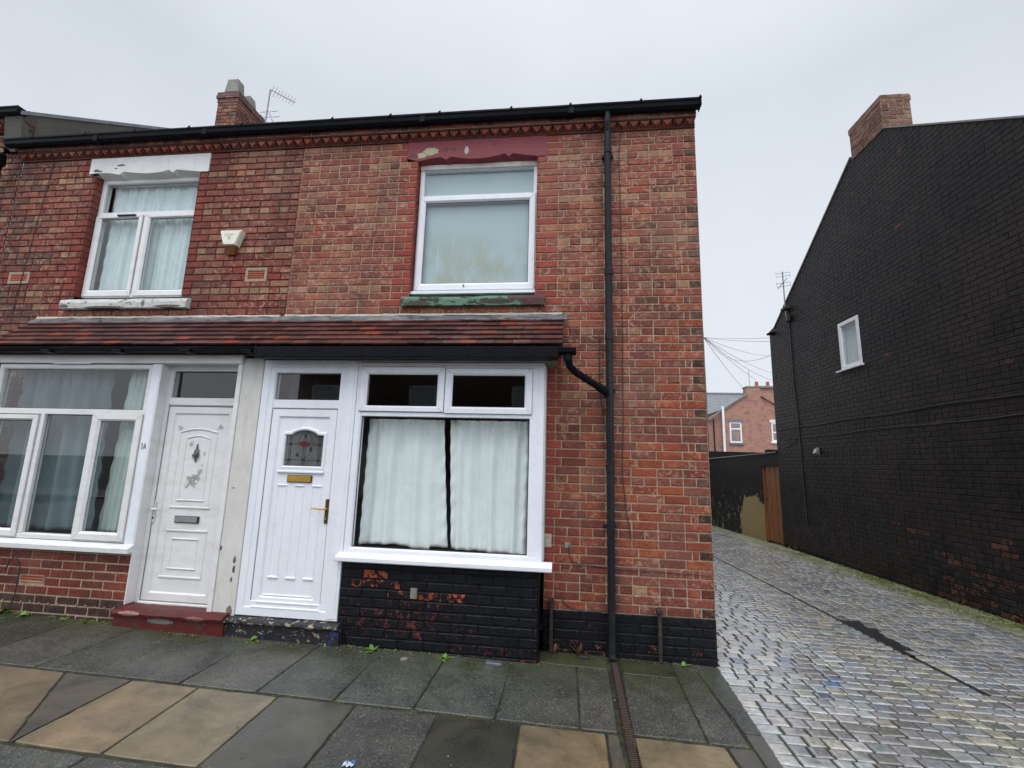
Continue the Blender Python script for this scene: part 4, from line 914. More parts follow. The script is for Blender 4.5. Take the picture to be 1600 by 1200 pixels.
mb = MB(); bar_ring(mb, -6.965, -5.610, 3.425, 4.925, .050, .085, .16, 'upvc_old', .01); mb.box(-6.93, -5.65, .088, .15, 4.44, 4.50, 'upvc_old', .004); mb.box(-6.33, -6.28, .088, .15, 3.45, 4.45, 'upvc_old', .004)
mb.box(-6.66, -6.42, .050, .09, 4.435, 4.452, 'gasket', .003)
w1 = mb.build('window', H2); p = MB(); pane(p, -6.912, -5.660, 4.498, 4.875, .125); gasket(p, -6.912, -5.660, 4.500, 4.873, .12); p.build('pane', w1, fix=False)
casement(w1, -6.958, -6.335, 3.435, 4.450, (-6.885, -6.395, 3.513, 4.415), .070, 'upvc_old'); casement(w1, -6.300, -5.618, 3.435, 4.450, (-6.235, -5.680, 3.506, 4.405), .070, 'upvc_old')
tag(curtain('curtain', -6.90, -5.63, 4.88, 3.45, .20, 'net', 6.5, .022, 5, .7), 'pale net curtain hanging behind the upper window with the white lintel', 'curtain')
MT['whitesill'] = patch_mat('flaking white sill paint', (.70, .70, .68), [(-7.0, 3.27, .06, .02, (.16, .15, .13)), (-6.5, 3.255, .25, .012, (.12, .11, .10)), (-6.3, 3.365, .2, .015, (.12, .14, .05)), (-5.7, 3.26, .15, .015, (.15, .13, .10)), (-6.0, 3.30, .02, .04, (.2, .19, .17))], .6, .016, (.20, .18, .15), .60, (8, 8, 24))
mb = MB(); mb.extrude_x([(-.055, 3.247), (-.062, 3.31), (-.048, 3.35), (.12, 3.415), (.12, 3.247)], -7.055, -5.475, 'whitesill', 30, .003); mb.build('window_sill', H2)
reveal(H2, -6.968, -5.605, 3.42, 4.93, .07, 'brick', 'mortar_dark', (.24, .058, .048))
gutter_run(H2, XL-.1, XP-.002, 5.270, -.165, endr=False); mb = MB(); mb.box(XL, XP-.001, -.06, .0, 5.352, 5.41, 'soffit'); mb.build('eaves_board', H2)
roof(H2, XL, XP-.002, 0, 7.4, 5.46, 7.95); mb = MB(); mb.box(XL, XP-.002, 7.2, 7.4, -.3, 5.4, 'far_brick'); mb.build('rear_wall', H2)
# alarm box
mb = MB()
def taper(mb, loops, mat):
    n = len(loops[0]); V = [p for L in loops for p in L]; F = [(j*n+i, j*n+(i+1) % n, (j+1)*n+(i+1) % n, (j+1)*n+i) for j in range(len(loops)-1) for i in range(n)]+[tuple(range(n)), tuple((len(loops)-1)*n+i for i in range(n))]; mb.idx(V, F, mat)
def trap(cx, z0, z1, w0, w1, y): return [(cx-w0, y, z0), (cx+w0, y, z0), (cx+w1, y, z1-.01), (cx+w1-.012, y, z1), (cx-w1+.012, y, z1), (cx-w1, y, z1-.01)]
taper(mb, [trap(-5.045, 3.955, 4.135, .075, .130, -.002), trap(-5.045, 3.955, 4.135, .075, .130, -.065), trap(-5.045, 3.965, 4.125, .065, .118, -.080)], 'alarm')
mb.box(-5.10, -5.00, -.0815, -.080, 4.083, 4.087, 'chrome'); mb.box(-5.11, -4.995, -.0815, -.080, 4.070, 4.073, 'chrome'); mb.ring([(-5.065, 4.03), (-5.05, 4.015), (-5.035, 4.03), (-5.035, 4.055), (-5.065, 4.055)], [(0, -.0815), (.005, -.0815)], 'pewter')
ab = mb.build('alarm_box', H2)
mb = MB(); taper(mb, [[(-5.118, -.002, 3.955), (-4.972, -.002, 3.955), (-4.995, -.002, 3.86), (-5.095, -.002, 3.86)], [(-5.112, -.062, 3.954), (-4.978, -.062, 3.954), (-5.0, -.03, 3.862), (-5.09, -.03, 3.862)]], 'amber'); mb.build('strobe_lens', ab)
def air_brick(parent, x0, x1, z0, z1, yf, nx, nz, fr=.03):
    mb = MB(); mb.ring(rect(x0, x1, z0, z1), [(0, yf+.02), (0, yf-.004), (fr, yf-.003), (fr, yf+.012)], 'ventframe')
    a, b, c, d = x0+fr, x1-fr, z0+fr, z1-fr; mb.face([(a, yf+.03, c), (b, yf+.03, c), (b, yf+.03, d), (a, yf+.03, d)], 'dark')
    for i in range(nx+1): x = a+(b-a)*i/nx; mb.box(x-.0035, x+.0035, yf, yf+.022, c, d, 'terracotta')
    for i in range(nz+1): z = c+(d-c)*i/nz; mb.box(a, b, yf-.001, yf+.021, z-.006, z+.006, 'terracotta')
    return mb.build('air_brick', parent)
air_brick(H2, -4.856, -4.60, 3.55, 3.712, 0, 9, 4); air_brick(H2, -7.883, -7.602, 3.578, 3.722, 0, 9, 4)
# shopfront of the left house
mb = MB()
def coll(u, z, w, n, fl, r):
    c = r.choice([(.16, .036, .028), (.19, .042, .030), (.13, .032, .028), (.21, .05, .03)])
    if z < .26: c = (.055, .035, .035)
    return jit(c, .18, r), .1
brick_wall(mb, (0, -.30, 0), (1, 0, 0), (0, -1, 0), -8.05, -5.405, list(range(54, 63)), [(-6.565, -6.295, .395, .465)], coll, 'brick_low', 'mortar', .005, phase=-.02, header_mod=9, backz=-.2)
mb.box(-7.95, -5.42, -.292, -.28, .235, .262, 'base_brick', .003, (.03, .03, .03), 0); mb.face([(-5.408, -.29, 0), (-5.408, -.1, 0), (-5.408, -.1, .72), (-5.408, -.29, .72)], 'mortar')
brick_wall(mb, (0, -.30, 0), (1, 0, 0), (0, -1, 0), -8.05, -7.30, list(range(30, 54)), [], coll, 'brick_low', 'mortar', .005, header_mod=9)
for i in range(24): mb.tube([(-7.8+i*.1, -.299, .21+.004*(i % 3)), (-7.8+i*.1, -.306, .21+.004*(i % 3))], .008, 'ventframe', 6)
mb.build('bay_plinth', H2); air_brick(H2, -6.562, -6.298, .398, .462, -.30, 10, 2, .008)
mb = MB(); mb.extrude_x([(-.26, .70), (-.315, .70), (-.315, .725), (-.365, .715), (-.368, .755), (-.30, .79), (-.26, .79)], -8.0, -5.395, 'upvc_old', 1); mb.build('bay_sill', H2)
mb = MB(); bar_ring(mb, -7.30, -5.502, .795, 2.545, .05, -.300, -.225, 'upvc_old', .012)
mb.box(-7.26, -5.535, -.298, -.235, 2.020, 2.078, 'upvc_old', .005); mb.box(-6.70, -6.650, -.297, -.235, .84, 2.03, 'upvc_old', .004); mb.box(-6.10, -6.058, -.297, -.235, .84, 2.03, 'upvc_old', .004)
mb.box(-6.64, -6.20, -.330, -.300, 2.545, 2.562, 'upvc', .004); b2w = mb.build('bay_window', H2)
p = MB(); pane(p, -7.225, -5.535, 2.078, 2.498, -.262); gasket(p, -7.225, -5.535, 2.078, 2.498, -.266); pane(p, -6.650, -6.095, .848, 2.022, -.262); gasket(p, -6.650, -6.095, .848, 2.022, -.266, .008); p.build('pane', b2w, fix=False)
casement(b2w, -6.072, -5.518, .810, 2.030, (-5.985, -5.600, .888, 1.960), -.318, 'upvc_old'); casement(b2w, -7.25, -6.700, .810, 2.010, (-7.17, -6.775, .882, 1.955), -.318, 'upvc_old')
tag(curtain('curtain', -7.2, -6.10, 2.50, .86, -.13, 'curtain_dark', 2.6, .055, 21, .6, None, (0, .10)), 'dark teal curtain hanging behind the middle and left panes of the wide window', 'curtain'); tag(curtain('curtain', -5.90, -5.54, 2.50, .86, -.15, 'mintdim', 1.8, .028, 22, .7, None, (-.10, 0)), 'pale green curtain at the right end of the wide window beside the house number', 'curtain')
mb = MB(); mb.box(-5.503, -5.410, -.305, -.10, .72, 2.553, 'upvc', .004); mb.box(-5.411, -5.398, -.302, -.10, .25, 2.553, 'upvc_old', .003); mb.build('window_post', H2)
mb = MB(); mb.box(-7.62, -4.511, -.325, -.10, 2.555, 2.642, 'upvc_old', .005); mb.build('header_board', H2)
mb = MB(); mb.box(-4.560, -4.512, -.308, -.12, .215, 2.553, 'upvc_old', .004); mb.build('door_trim', H2)
MT['pilaster'] = patch_mat('worn cream pilaster paint', (.66, .645, .61), [(-4.35, .70, .012, .03, (.12, .10, .08)), (-4.345, .62, .014, .03, (.10, .08, .07)), (-4.36, .53, .010, .02, (.14, .12, .1)), (-4.42, .22, .10, .02, (.2, .17, .13)), (-4.45, 1.35, .012, .006, (.2, .18, .15)), (-4.50, .80, .01, .02, (.12, .1, .09)), (-4.34, .25, .03, .05, (.22, .19, .15))], .55, .003)
mb = MB(); mb.box(-4.510, -4.290, -.298, -.10, .205, 2.615, 'pilaster', .004); mb.box(-4.335, -4.287, -.306, -.29, .215, 2.60, 'pilaster', .006); mb.build('pilaster', H2)
# digits of the house number
mb = MB(); yn = -.3075
mb.box(-5.4795, -5.4735, yn, yn+.003, 1.694, 1.748, 'gold_dark'); mb.box(-5.487, -5.4795, yn, yn+.003, 1.735, 1.742, 'gold_dark'); mb.box(-5.486, -5.467, yn, yn+.003, 1.690, 1.6935, 'gold_dark')
for pts in ([(-5.460, 1.69), (-5.447, 1.748)], [(-5.434, 1.69), (-5.447, 1.748)], [(-5.456, 1.709), (-5.438, 1.709)]): strip(mb, pts, .003, yn, 'gold_dark')
mb.build('house_number', H2, fix=False)
# old door
mb = MB(); mb.ring([(-5.400, .215), (-4.555, .215), (-4.555, 2.556), (-5.400, 2.556)], [(0, -.12), (0, -.196), (.004, -.202), (.035, -.202), (.045, -.188), (.045, -.12)], 'upvc_old')
mb.box(-5.36, -4.60, -.196, -.13, 2.500, 2.54, 'upvc_old', .004); mb.box(-5.36, -4.60, -.205, -.13, 2.140, 2.222, 'upvc_old', .010); mb.box(-5.36, -4.56, -.212, -.12, .215, .262, 'upvc_old', .006)
od = mb.build('front_door', H2); p = MB(); pane(p, -5.358, -4.605, 2.220, 2.495, -.165); gasket(p, -5.356, -4.610, 2.222, 2.495, -.168); p.build('pane', od, fix=False)
mb = MB(); bar_ring(mb, -5.350, -4.612, .268, 2.133, .080, -.190, -.14, 'upvc_old', .012); mb.ring(rect(-5.356, -4.608, .264, 2.139), [(0, -.1925), (.006, -.1925)], 'seam'); yp = -.176
mb.face([(-5.29, yp, .34), (-4.68, yp, .34), (-4.68, yp, 2.06), (-5.29, yp, 2.06)], 'upvc_old')
def arc_line(cx, z, w, rise, n=10): return [(cx-w+2*w*i/n, z+rise*math.sin(math.pi*i/n)) for i in range(n+1)]
def mould(mb, pts, r, y, mat='upvc_old'): mb.tube([(a, y, b) for a, b in pts], r, mat, 6)
mould(mb, arc_line(-4.989, 1.874, .200, .033), .009, yp-.002); mould(mb, arc_line(-4.982, 1.812, .125, .026), .007, yp-.002)
for xx, z0_, z1_ in ((-5.189, 1.14, 1.874), (-4.789, 1.14, 1.874), (-5.115, 1.21, 1.81), (-4.855, 1.21, 1.81)): mould(mb, [(xx, z0_), (xx, z1_)], .005, yp)
for (a, b, z, h) in ((-5.136, -4.836, 1.205, .007), (-5.203, -4.764, 1.137, .010), (-5.201, -4.753, .917, .010), (-5.121, -4.837, .840, .007), (-5.136, -4.834, .565, .007), (-5.208, -4.761, .486, .010)): mb.box(a, b, yp-.010, yp, z-h, z+h, 'upvc_old', .005)
for xx in (-5.19, -4.765): mould(mb, [(xx, .49), (xx, .915)], .005, yp)
for xx in (-5.112, -4.845): mould(mb, [(xx, .57), (xx, .838)], .004, yp)
mb.build('door_leaf', od, fix=False)
mb = MB(); mb.box(-5.118, -4.858, yp-.012, yp, .990, 1.057, 'gasket', .003); mb.box(-5.108, -4.874, yp-.018, yp-.010, .999, 1.050, 'chrome', .003); mb.build('letterbox', od)
mb = MB(); taper(mb, [[(-4.985+rx*math.cos(a), yp-d_, 1.665+rz*math.sin(a)) for a in [6.283*i/10 for i in range(10)]] for rx, rz, d_ in ((.030, .050, 0), (.028, .046, .012), (.012, .02, .022))], 'pewter')
mb.tube([(-4.985, yp-.008, 1.71), (-4.985, yp-.010, 1.745), (-4.983, yp-.004, 1.765)], [.010, .006, .002], 'pewter', 6); mb.tube([(-4.985, yp-.01, 1.62), (-4.985, yp-.012, 1.60), (-4.985, yp-.004, 1.575)], [.012, .008, .002], 'pewter', 6)
mb.tube([(-4.985+.032*math.cos(a), yp-.016, 1.655+.045*math.sin(a)) for a in [3.14+3.14*i/8 for i in range(9)]], .006, 'pewter', 6); mb.build('knocker', od)
mb = MB(); mb.box(-5.348, -5.322, -.203, -.188, .978, 1.190, 'cream', .006); mb.tube([(-5.335, -.20, 1.115), (-5.335, -.235, 1.115), (-5.30, -.24, 1.115), (-5.262, -.238, 1.117)], .008, 'upvc_old', 8); mb.tube([(-5.335, -.2, 1.03), (-5.335, -.208, 1.03)], .009, 'gasket', 8); mb.build('door_handle', od)
# faded flower motifs etched on the old door
rf = random.Random(2)
def sprig(cx, cz, s, n):
    mb = MB(); n = int(n*1.6)
    for i in range(n):
        a = rf.uniform(0, 6.28); l = s*rf.uniform(.5, 1); w = l*.13; p0 = Vector((cx+rf.uniform(-.4, .4)*s, cz+rf.uniform(-.4, .4)*s)); d = Vector((math.cos(a), math.sin(a))); q = Vector((-d.y, d.x))*w
        pts = [p0, p0+d*l*.5+q, p0+d*l, p0+d*l*.5-q]; mb.face([(v.x, yp-.0012-.0001*i, v.y) for v in pts], 'etch')
    mb.build('floral_motif', od, fix=False)
MT['etch'] = plain('faded grey floral motif', (.40, .40, .38), .6, .3, 40)
for a in ((-5.20, 1.915, .036, 10), (-4.77, 1.925, .040, 12), (-5.055, 1.755, .034, 10), (-4.90, 1.665, .026, 8), (-5.01, 1.41, .050, 26), (-4.955, 1.43, .050, 24), (-4.925, 1.49, .034, 12), (-4.915, 1.55, .020, 6), (-5.04, 1.345, .034, 12), (-4.98, 1.36, .040, 14)): sprig(*a)
mb = MB(); mb.extrude_x([(-.12, .245), (-.33, .243), (-.385, .230), (-.402, .208), (-.392, .185), (-.372, .178), (-.370, .03), (-.12, .03)], -5.425, -4.328, 'red_step', 22, .0025); mb.build('doorstep', H2)
porch(H2, -7.34, -4.332, 5, .06); flashing(H2, -7.37, -4.332, 8, ['slate_lead', 'slate_lead', 'fillet'])
mb = MB(); mb.extrude_x([(-.375, 2.680), (-.39, 2.655), (-.42, 2.640), (-.455, 2.645), (-.49, 2.665), (-.495, 2.690)], -7.5, -4.285, 'black_pvc', 14, .002)
for xx in (-6.55, -5.75, -5.0, -4.36): mb.box(xx-.05, xx+.05, -.50, -.38, 2.634, 2.66, 'black_pvc', .006)
mb.box(-7.5, -4.285, -.375, -.34, 2.642, 2.70, 'black_joint'); mb.build('porch_gutter', H2)
mb = MB(); mb.box(-7.5, -4.30, -.335, -.12, 2.644, 2.69, 'soffit', .003); mb.build('soffit', H2)
mb = MB(); mb.tube([(-7.60, -.12, 5.42), (-7.61, -.10, 5.36), (-7.60, -.008, 5.15), (-7.66, -.008, 4.2), (-7.72, -.008, 3.2)], .004, 'wire', 5); mb.build('wall_cable', H2)
mb = MB(); mb.tube([(-6.70, -.33, .50), (-6.66, -.34, .60), (-6.60, -.345, .625), (-6.555, -.34, .60), (-6.535, -.335, .5), (-6.545, -.33, .3), (-6.58, -.33, .13)], .006, 'wire', 6); mb.build('loose_cable', H2)
mb = MB(); mb.tube([(-8.13, -.13, 5.26), (-8.14, -.15, 5.18), (-8.20, -.10, 5.09), (-8.27, -.08, 4.98), (-8.27, -.08, .05)], .038, 'black_pvc', 10); mb.build('downpipe', H2)

# ================================================================== NEXT HOUSE UP THE TERRACE
H3 = thing('terraced_house', (-10, 0, 0), 'taller neighbouring brick house at the far left with grey cement gable verge', 'house')
mb = MB(); brick_wall(mb, (0, 0, 0), (1, 0, 0), (0, -1, 0), -11.5, XL-.002, list(range(-6, 64)), [], col_left, 'brick', 'mortar_dark', .010, phase=.01, backz=-.3); mb.build('wall', H3)
cornice(H3, -11.5, -8.052, 'mortar_dark', col_left, .44)
mb = MB(); mb.idx([(-8.06, -.04, 5.30), (-8.06, 3.7, 5.30), (-8.06, 3.7, 8.33), (-8.06, -.12, 5.80), (-8.30, -.04, 5.30), (-8.30, 3.7, 5.30), (-8.30, 3.7, 8.33), (-8.30, -.12, 5.80)], [(0, 1, 2, 3), (4, 7, 6, 5), (3, 2, 6, 7), (0, 3, 7, 4)], 'verge')
mb.idx([(-8.06, 7.5, 5.30), (-8.06, 3.7, 5.30), (-8.06, 3.7, 8.33), (-8.06, 7.5, 5.80)], [(0, 1, 2, 3)], 'verge'); mb.build('gable_wall', H3)
gutter_run(H3, -11.5, -8.06, 5.72, -.165); roof(H3, -11.5, -8.04, 0, 7.4, 5.88, 8.38)
mb = MB(); cx0, cx1, cy0, cy1 = -8.54, -8.05, 3.19, 4.25
def colc(u, z, w, n, fl, r): return jit(r.choice([(.20, .065, .05), (.15, .055, .045), (.24, .085, .06), (.10, .045, .04), (.27, .12, .085)]), .2, r), .3+.4*r.random()
brick_wall(mb, (cx1-.02, cy0+.02, 0), (0, 1, 0), (1, 0, 0), 0, cy1-cy0-.04, list(range(-47, -30)), [], colc, 'brick', 'mortar_dark', .008, 1.6); brick_wall(mb, (cx0+.02, cy0+.02, 0), (1, 0, 0), (0, -1, 0), 0, cx1-cx0-.04, list(range(-47, -30)), [], colc, 'brick', 'mortar_dark', .008, 1.6)
mb.box(cx0+.03, cx1-.03, cy0+.03, cy1-.03, 7.6, 8.84, 'chim_brick'); mb.box(cx0+.012, cx1-.012, cy0+.012, cy1-.012, 8.84, 8.92, 'chim_brick', .004); mb.box(cx0-.01, cx1+.01, cy0-.01, cy1+.01, 8.925, 9.0, 'chim_brick', .004); mb.box(cx0, cx1, cy0, cy1, 9.003, 9.07, 'chim_brick', .006)
ch = mb.build('chimney', H3); mb = MB(); mb.box(cx0+.05, cx1-.05, cy0+.05, cy1-.05, 9.07, 9.13, 'stone_cap', .02); mb.build('cement_cap', ch)
for (ya, yb, h) in ((3.22, 3.42, 9.40), (3.60, 3.80, 9.34), (3.98, 4.16, 9.20)):
    mb = MB(); taper(mb, [[(cx0+.13, ya, 9.10), (cx1-.06, ya, 9.10), (cx1-.06, yb, 9.10), (cx0+.13, yb, 9.10)], [(cx0+.16, ya+.015, h), (cx1-.10, ya+.015, h), (cx1-.10, yb-.015, h), (cx0+.16, yb-.015, h)]], 'stone_cap'); mb.build('chimney_pot', ch)
def yagi(name, base, top, tip, label, n=9, el=.12, second=None, axis=None):
    t = thing(name, base, label, 'aerial'); b, tp, ti = Vector(base), Vector(top), Vector(tip)
    mb = MB(); mb.tube([b, tp], .014, 'alu', 6); mb.build('mast', t); mb = MB(); mb.tube([tp, ti], .010, 'alu', 6); d = (ti-tp).normalized(); ax = Vector(axis) if axis else Vector((0, 0, 1)).cross(d).normalized()
    for i in range(n):
        c = tp+(ti-tp)*((i+.6)/n); l = el*(1.3 if i < 2 else 1); mb.tube([c-ax*l, c+ax*l], .005, 'alu', 4)
    mb.build('boom', t)
    if second:
        s0, s1 = Vector(second[0]), Vector(second[1]); mb = MB(); mb.tube([s0, s1], .012, 'alu', 6); dd = (s1-s0).normalized()
        for k in range(3):
            for q in (-.15, -.07, .07, .15): c = s0+(s1-s0)*(.2+k*.3); mb.tube([c+Vector((q-.05, 0, .0)), c+Vector((q+.05, 0, .015))], .005, 'alu', 4)
        mb.build('reflector', t)
    return t
yagi('tv_aerial', (-7.40, 3.2, 7.5), (-7.37, 3.2, 9.06), (-6.80, 3.2, 8.72), 'thin television aerial tilted down to the right beside the stone topped chimney', 8, .09, ((-7.38, 3.2, 8.62), (-7.17, 3.2, 8.20)), axis=(.35, .0, .93))

# ================================================================== BLACK GABLE HOUSE ACROSS THE ALLEY
B = thing('painted_house', (5.5, 3.8, 0), 'house across the alley with a tall black painted brick gable wall and small white window', 'house')
SL = .029; Ub = Vector((-SL, 1, 0)); kL = math.sqrt(1+SL*SL); Ob = Vector((4.083, 0, 0)); Nb = Vector((-1, -SL, 0)).normalized()
def bp_(y, z, off=0.0): p = Ob+Ub*y; q = p+Nb*off; return (q.x, q.y, z)
def gout(zc):
    if zc <= 5.18: return (.08, 7.62*kL)
    yl = .08+(zc-5.18)/.735; yr = 7.34-(zc-5.15)/.693+.02
    return (yl*kL, min(7.62, yr)*kL)
def colb(u, z, w, n, fl, r):
    wv = .24+.07*r.random(); c = jit((.19, .078, .052), .35, r); y = u
    q = mn.noise(Vector((u*1.6, z*2.2, 4)))
    if z < .9 and y < 3.9 and q > .12 and r.random() < .5: wv = .40+.12*r.random()
    if z < .42 and 1.7 < y < 2.5 and r.random() < .5: wv = .48
    if r.random() < .004: wv = .48
    return c, wv
mb = MB(); brick_wall(mb, Ob, Ub, Nb, 0, 7.62*kL, list(range(-35, 64)), [(4.24, 4.83, 3.585, 4.50)], colb, 'black_brick', 'black_joint', .0038, 1.7, outline=gout, flat=.35); mb.build('gable_wall', B)
mb = MB(); brick_wall(mb, (0, .06, 0), (1, 0, 0), (0, -1, 0), 4.09, 9.5, list(range(-1, 64)), [(5.4, 7.0, 3.35, 4.9), (5.2, 7.2, .8, 2.4), (7.8, 8.7, 0, 2.4)], col_left, 'brick', 'mortar_dark', .010, backz=-.3); mb.build('wall', B)
for (a, b, c, d) in ((5.4, 7.0, 3.35, 4.9), (5.2, 7.2, .8, 2.4), (7.8, 8.7, 0, 2.4)):
    mb = MB(); bar_ring(mb, a, b, c, d, .07, .10, .20, 'upvc', .01); wv_ = mb.build('window', B); p = MB(); pane(p, a+.07, b-.07, c+.07, d-.07, .15, 'glass'); p.face([(a, .22, c), (b, .22, c), (b, .22, d), (a, .22, d)], 'net'); p.build('pane', wv_, fix=False)
mb = MB()
def rake(ya, za, yb, zb, t=.028, w=.05):
    V = [bp_(ya, za, .018), bp_(yb, zb, .018), bp_(yb, zb, -w), bp_(ya, za, -w), bp_(ya, za+t, .018), bp_(yb, zb+t, .018), bp_(yb, zb+t, -w), bp_(ya, za+t, -w)]
    mb.idx(V, [(0, 1, 5, 4), (4, 5, 6, 7), (0, 3, 2, 1), (2, 3, 7, 6), (0, 4, 7, 3), (1, 2, 6, 5)], 'stone_cap')
rake(7.36, 5.16, 4.0, 7.485); rake(3.10, 7.40, .06, 5.17)
mb.build('verge', B)
mb = MB(); zr_ = 7.78
for (ya, za, yb, zb) in ((-.1, 5.08, 3.66, zr_), (7.5, 5.06, 3.66, zr_)):
    V = [bp_(ya, za, -.03), bp_(yb, zb, -.03), (10, yb, zb), (10, ya, za), bp_(ya, za-.05, -.03), bp_(yb, zb-.05, -.03), (10, yb, zb-.05), (10, ya, za-.05)]
    mb.idx(V, [(0, 1, 2, 3), (4, 7, 6, 5), (0, 3, 7, 4), (0, 4, 5, 1)], 'roofslate')
mb.build('roof', B); mb = MB(); mb.box(4.0, 10, 7.45, 7.6, -.3, 5.1, 'far_brick'); mb.build('rear_wall', B)
mb = MB(); V = []
for z in (7.30, 7.93, 7.93, 8.03):
    o_ = .0 if z < 7.93 or len(V) < 8 else .012
    zb_ = lambda y: max(z, 7.40 if y < 3.5 else 7.49) if z < 7.5 else z
    V += [bp_(3.115-o_, zb_(3.1), .006+o_), bp_(3.95+o_, zb_(3.95), .006+o_), bp_(3.95+o_, z, -.46-o_), bp_(3.115-o_, z, -.46-o_)]
def colk(u, z, w, n, fl, r): return jit(r.choice([(.20, .10, .08), (.17, .085, .072), (.23, .12, .095), (.13, .08, .07), (.27, .18, .145)]), .2, r), .4+.4*r.random()
pk = bp_(3.115, 0, .016); brick_wall(mb, (pk[0], pk[1], 0), Ub, Nb, 0, .835, list(range(-37, -29)), [], colk, 'brick', 'mortar', .007, 1.7, topz=8.03); brick_wall(mb, (pk[0]+.001, pk[1]-.014, 0), (1, 0, 0), (0, -1, 0), 0, .46, list(range(-37, -29)), [], colk, 'brick', 'mortar', .007, 1.7, topz=8.03)
mb.idx(V, [(j*4+i, j*4+(i+1) % 4, (j+1)*4+(i+1) % 4, (j+1)*4+i) for j in range(3) for i in range(4)]+[(12, 13, 14, 15)], 'chim_pink'); mb.build('chimney', B)
mb = MB(); 
def frame_b(y0, y1, z0, z1, w, off):
    Pf = lambda x, y, z: bp_(x, z, -y); mb.ring(rect(y0, y1, z0, z1), [(0, .05), (0, off), (w-.01, off), (w, off+.012), (w, .06)], 'upvc', plane=Pf)
frame_b(4.24, 4.83, 3.585, 4.50, .075, -.012)
V = [bp_(4.20, 3.56, .05), bp_(4.95, 3.56, .05), bp_(4.95, 3.585, .05), bp_(4.20, 3.585, .05), bp_(4.20, 3.56, 0), bp_(4.95, 3.56, 0), bp_(4.95, 3.60, 0), bp_(4.20, 3.60, 0)]
mb.idx(V, [(0, 1, 2, 3), (3, 2, 6, 7), (0, 4, 5, 1), (0, 3, 7, 4), (1, 5, 6, 2)], 'upvc'); gw = mb.build('window', B)
mb = MB(); mb.face([bp_(4.31, 3.655, -.02), bp_(4.76, 3.655, -.02), bp_(4.76, 4.43, -.02), bp_(4.31, 4.43, -.02)], 'glass'); mb.build('pane', gw, fix=False)
mb = MB(); V = []; F = []
for j in range(2):
    for i in range(41): y = 4.29+.5*i/40; q = bp_(y, 3.6 if j else 4.47, -.09-.012*math.sin(i*1.1)); V.append(q)
F = [(i, i+1, 42+i, 41+i) for i in range(40)]; mb.idx(V, F, 'net'); mb.build('net_curtain', gw, fix=False)
mb = MB(); q0 = bp_(5.80, 2.02, .0); V = [bp_(5.80, 2.0, .005), bp_(5.90, 2.0, .005), bp_(5.90, 2.16, .005), bp_(5.80, 2.16, .005), bp_(5.81, 2.04, .10), bp_(5.89, 2.04, .10), bp_(5.89, 2.13, .06), bp_(5.81, 2.13, .06)]
mb.idx(V, [(0, 1, 5, 4), (1, 2, 6, 5), (2, 3, 7, 6), (3, 0, 4, 7), (4, 5, 6, 7)], 'chrome'); mb.build('wall_lamp', B)
mb = MB(); mb.tube([bp_(y_, 2.64+.012*math.sin(y_*3), .012) for y_ in [.3+.3*i for i in range(25)]], .009, 'wire', 5); mb.tube([bp_(7.6, 2.44, .012)]+[bp_(y_, 2.40+.02*math.sin(y_*2), .010) for y_ in (7.0, 6.0, 5, 4, 3, 2, 1)], .007, 'wire', 5)
mb.tube([bp_(6.60, 5.39, .012), bp_(6.60, 3.6, .014), bp_(6.53, 2.6, .012), bp_(6.49, .53, .012)], .012, 'wire', 6); mb.tube([bp_(7.55, 2.2, .01), bp_(7.1, 2.22, .012), bp_(6.7, 2.33, .012), bp_(6.55, 2.42, .012)], .006, 'wire', 5); mb.build('wall_cable', B)
mb = MB(); mb.box(3.72, 3.90, 7.30, 7.46, 5.02, 5.07, 'black_pvc', .01); mb.build('gutter_end', B)
t = thing('tv_aerial', bp_(6.60, 5.2, .05), 'ladder shaped television aerial on a mast bracketed to the eaves of the black gable', 'aerial')
mb = MB(); mb.tube([bp_(6.60, 5.15, .07), bp_(6.61, 6.36, .07)], .014, 'alu', 6); mb.build('mast', t)
mb = MB()
for z in (5.98, 6.06, 6.23, 6.31): mb.tube([bp_(6.61, z-.0, .07)+Vector((-.19, 0, -.02)) if False else (3.80-.14, 6.58, z-.02), (3.80+.17, 6.58, z+.03)], .005, 'alu', 4)
for xx in (3.66, 3.97): mb.tube([(xx, 6.58, 5.98), (xx, 6.58, 6.08)], .004, 'alu', 4); mb.tube([(xx, 6.58, 6.22), (xx, 6.58, 6.33)], .004, 'alu', 4)
mb.tube([(3.80, 6.35, 6.10), (3.80, 6.85, 6.02)], .008, 'alu', 5); mb.build('boom', t)
mb = MB(); mb.box(3.76, 3.88, 6.50, 6.72, 5.40, 5.46, 'iron', .01); mb.build('bracket', t); mb = MB(); mb.box(3.80, 3.87, 6.48, 6.60, 5.10, 5.25, 'iron', .01); mb.build('junction_box', t)

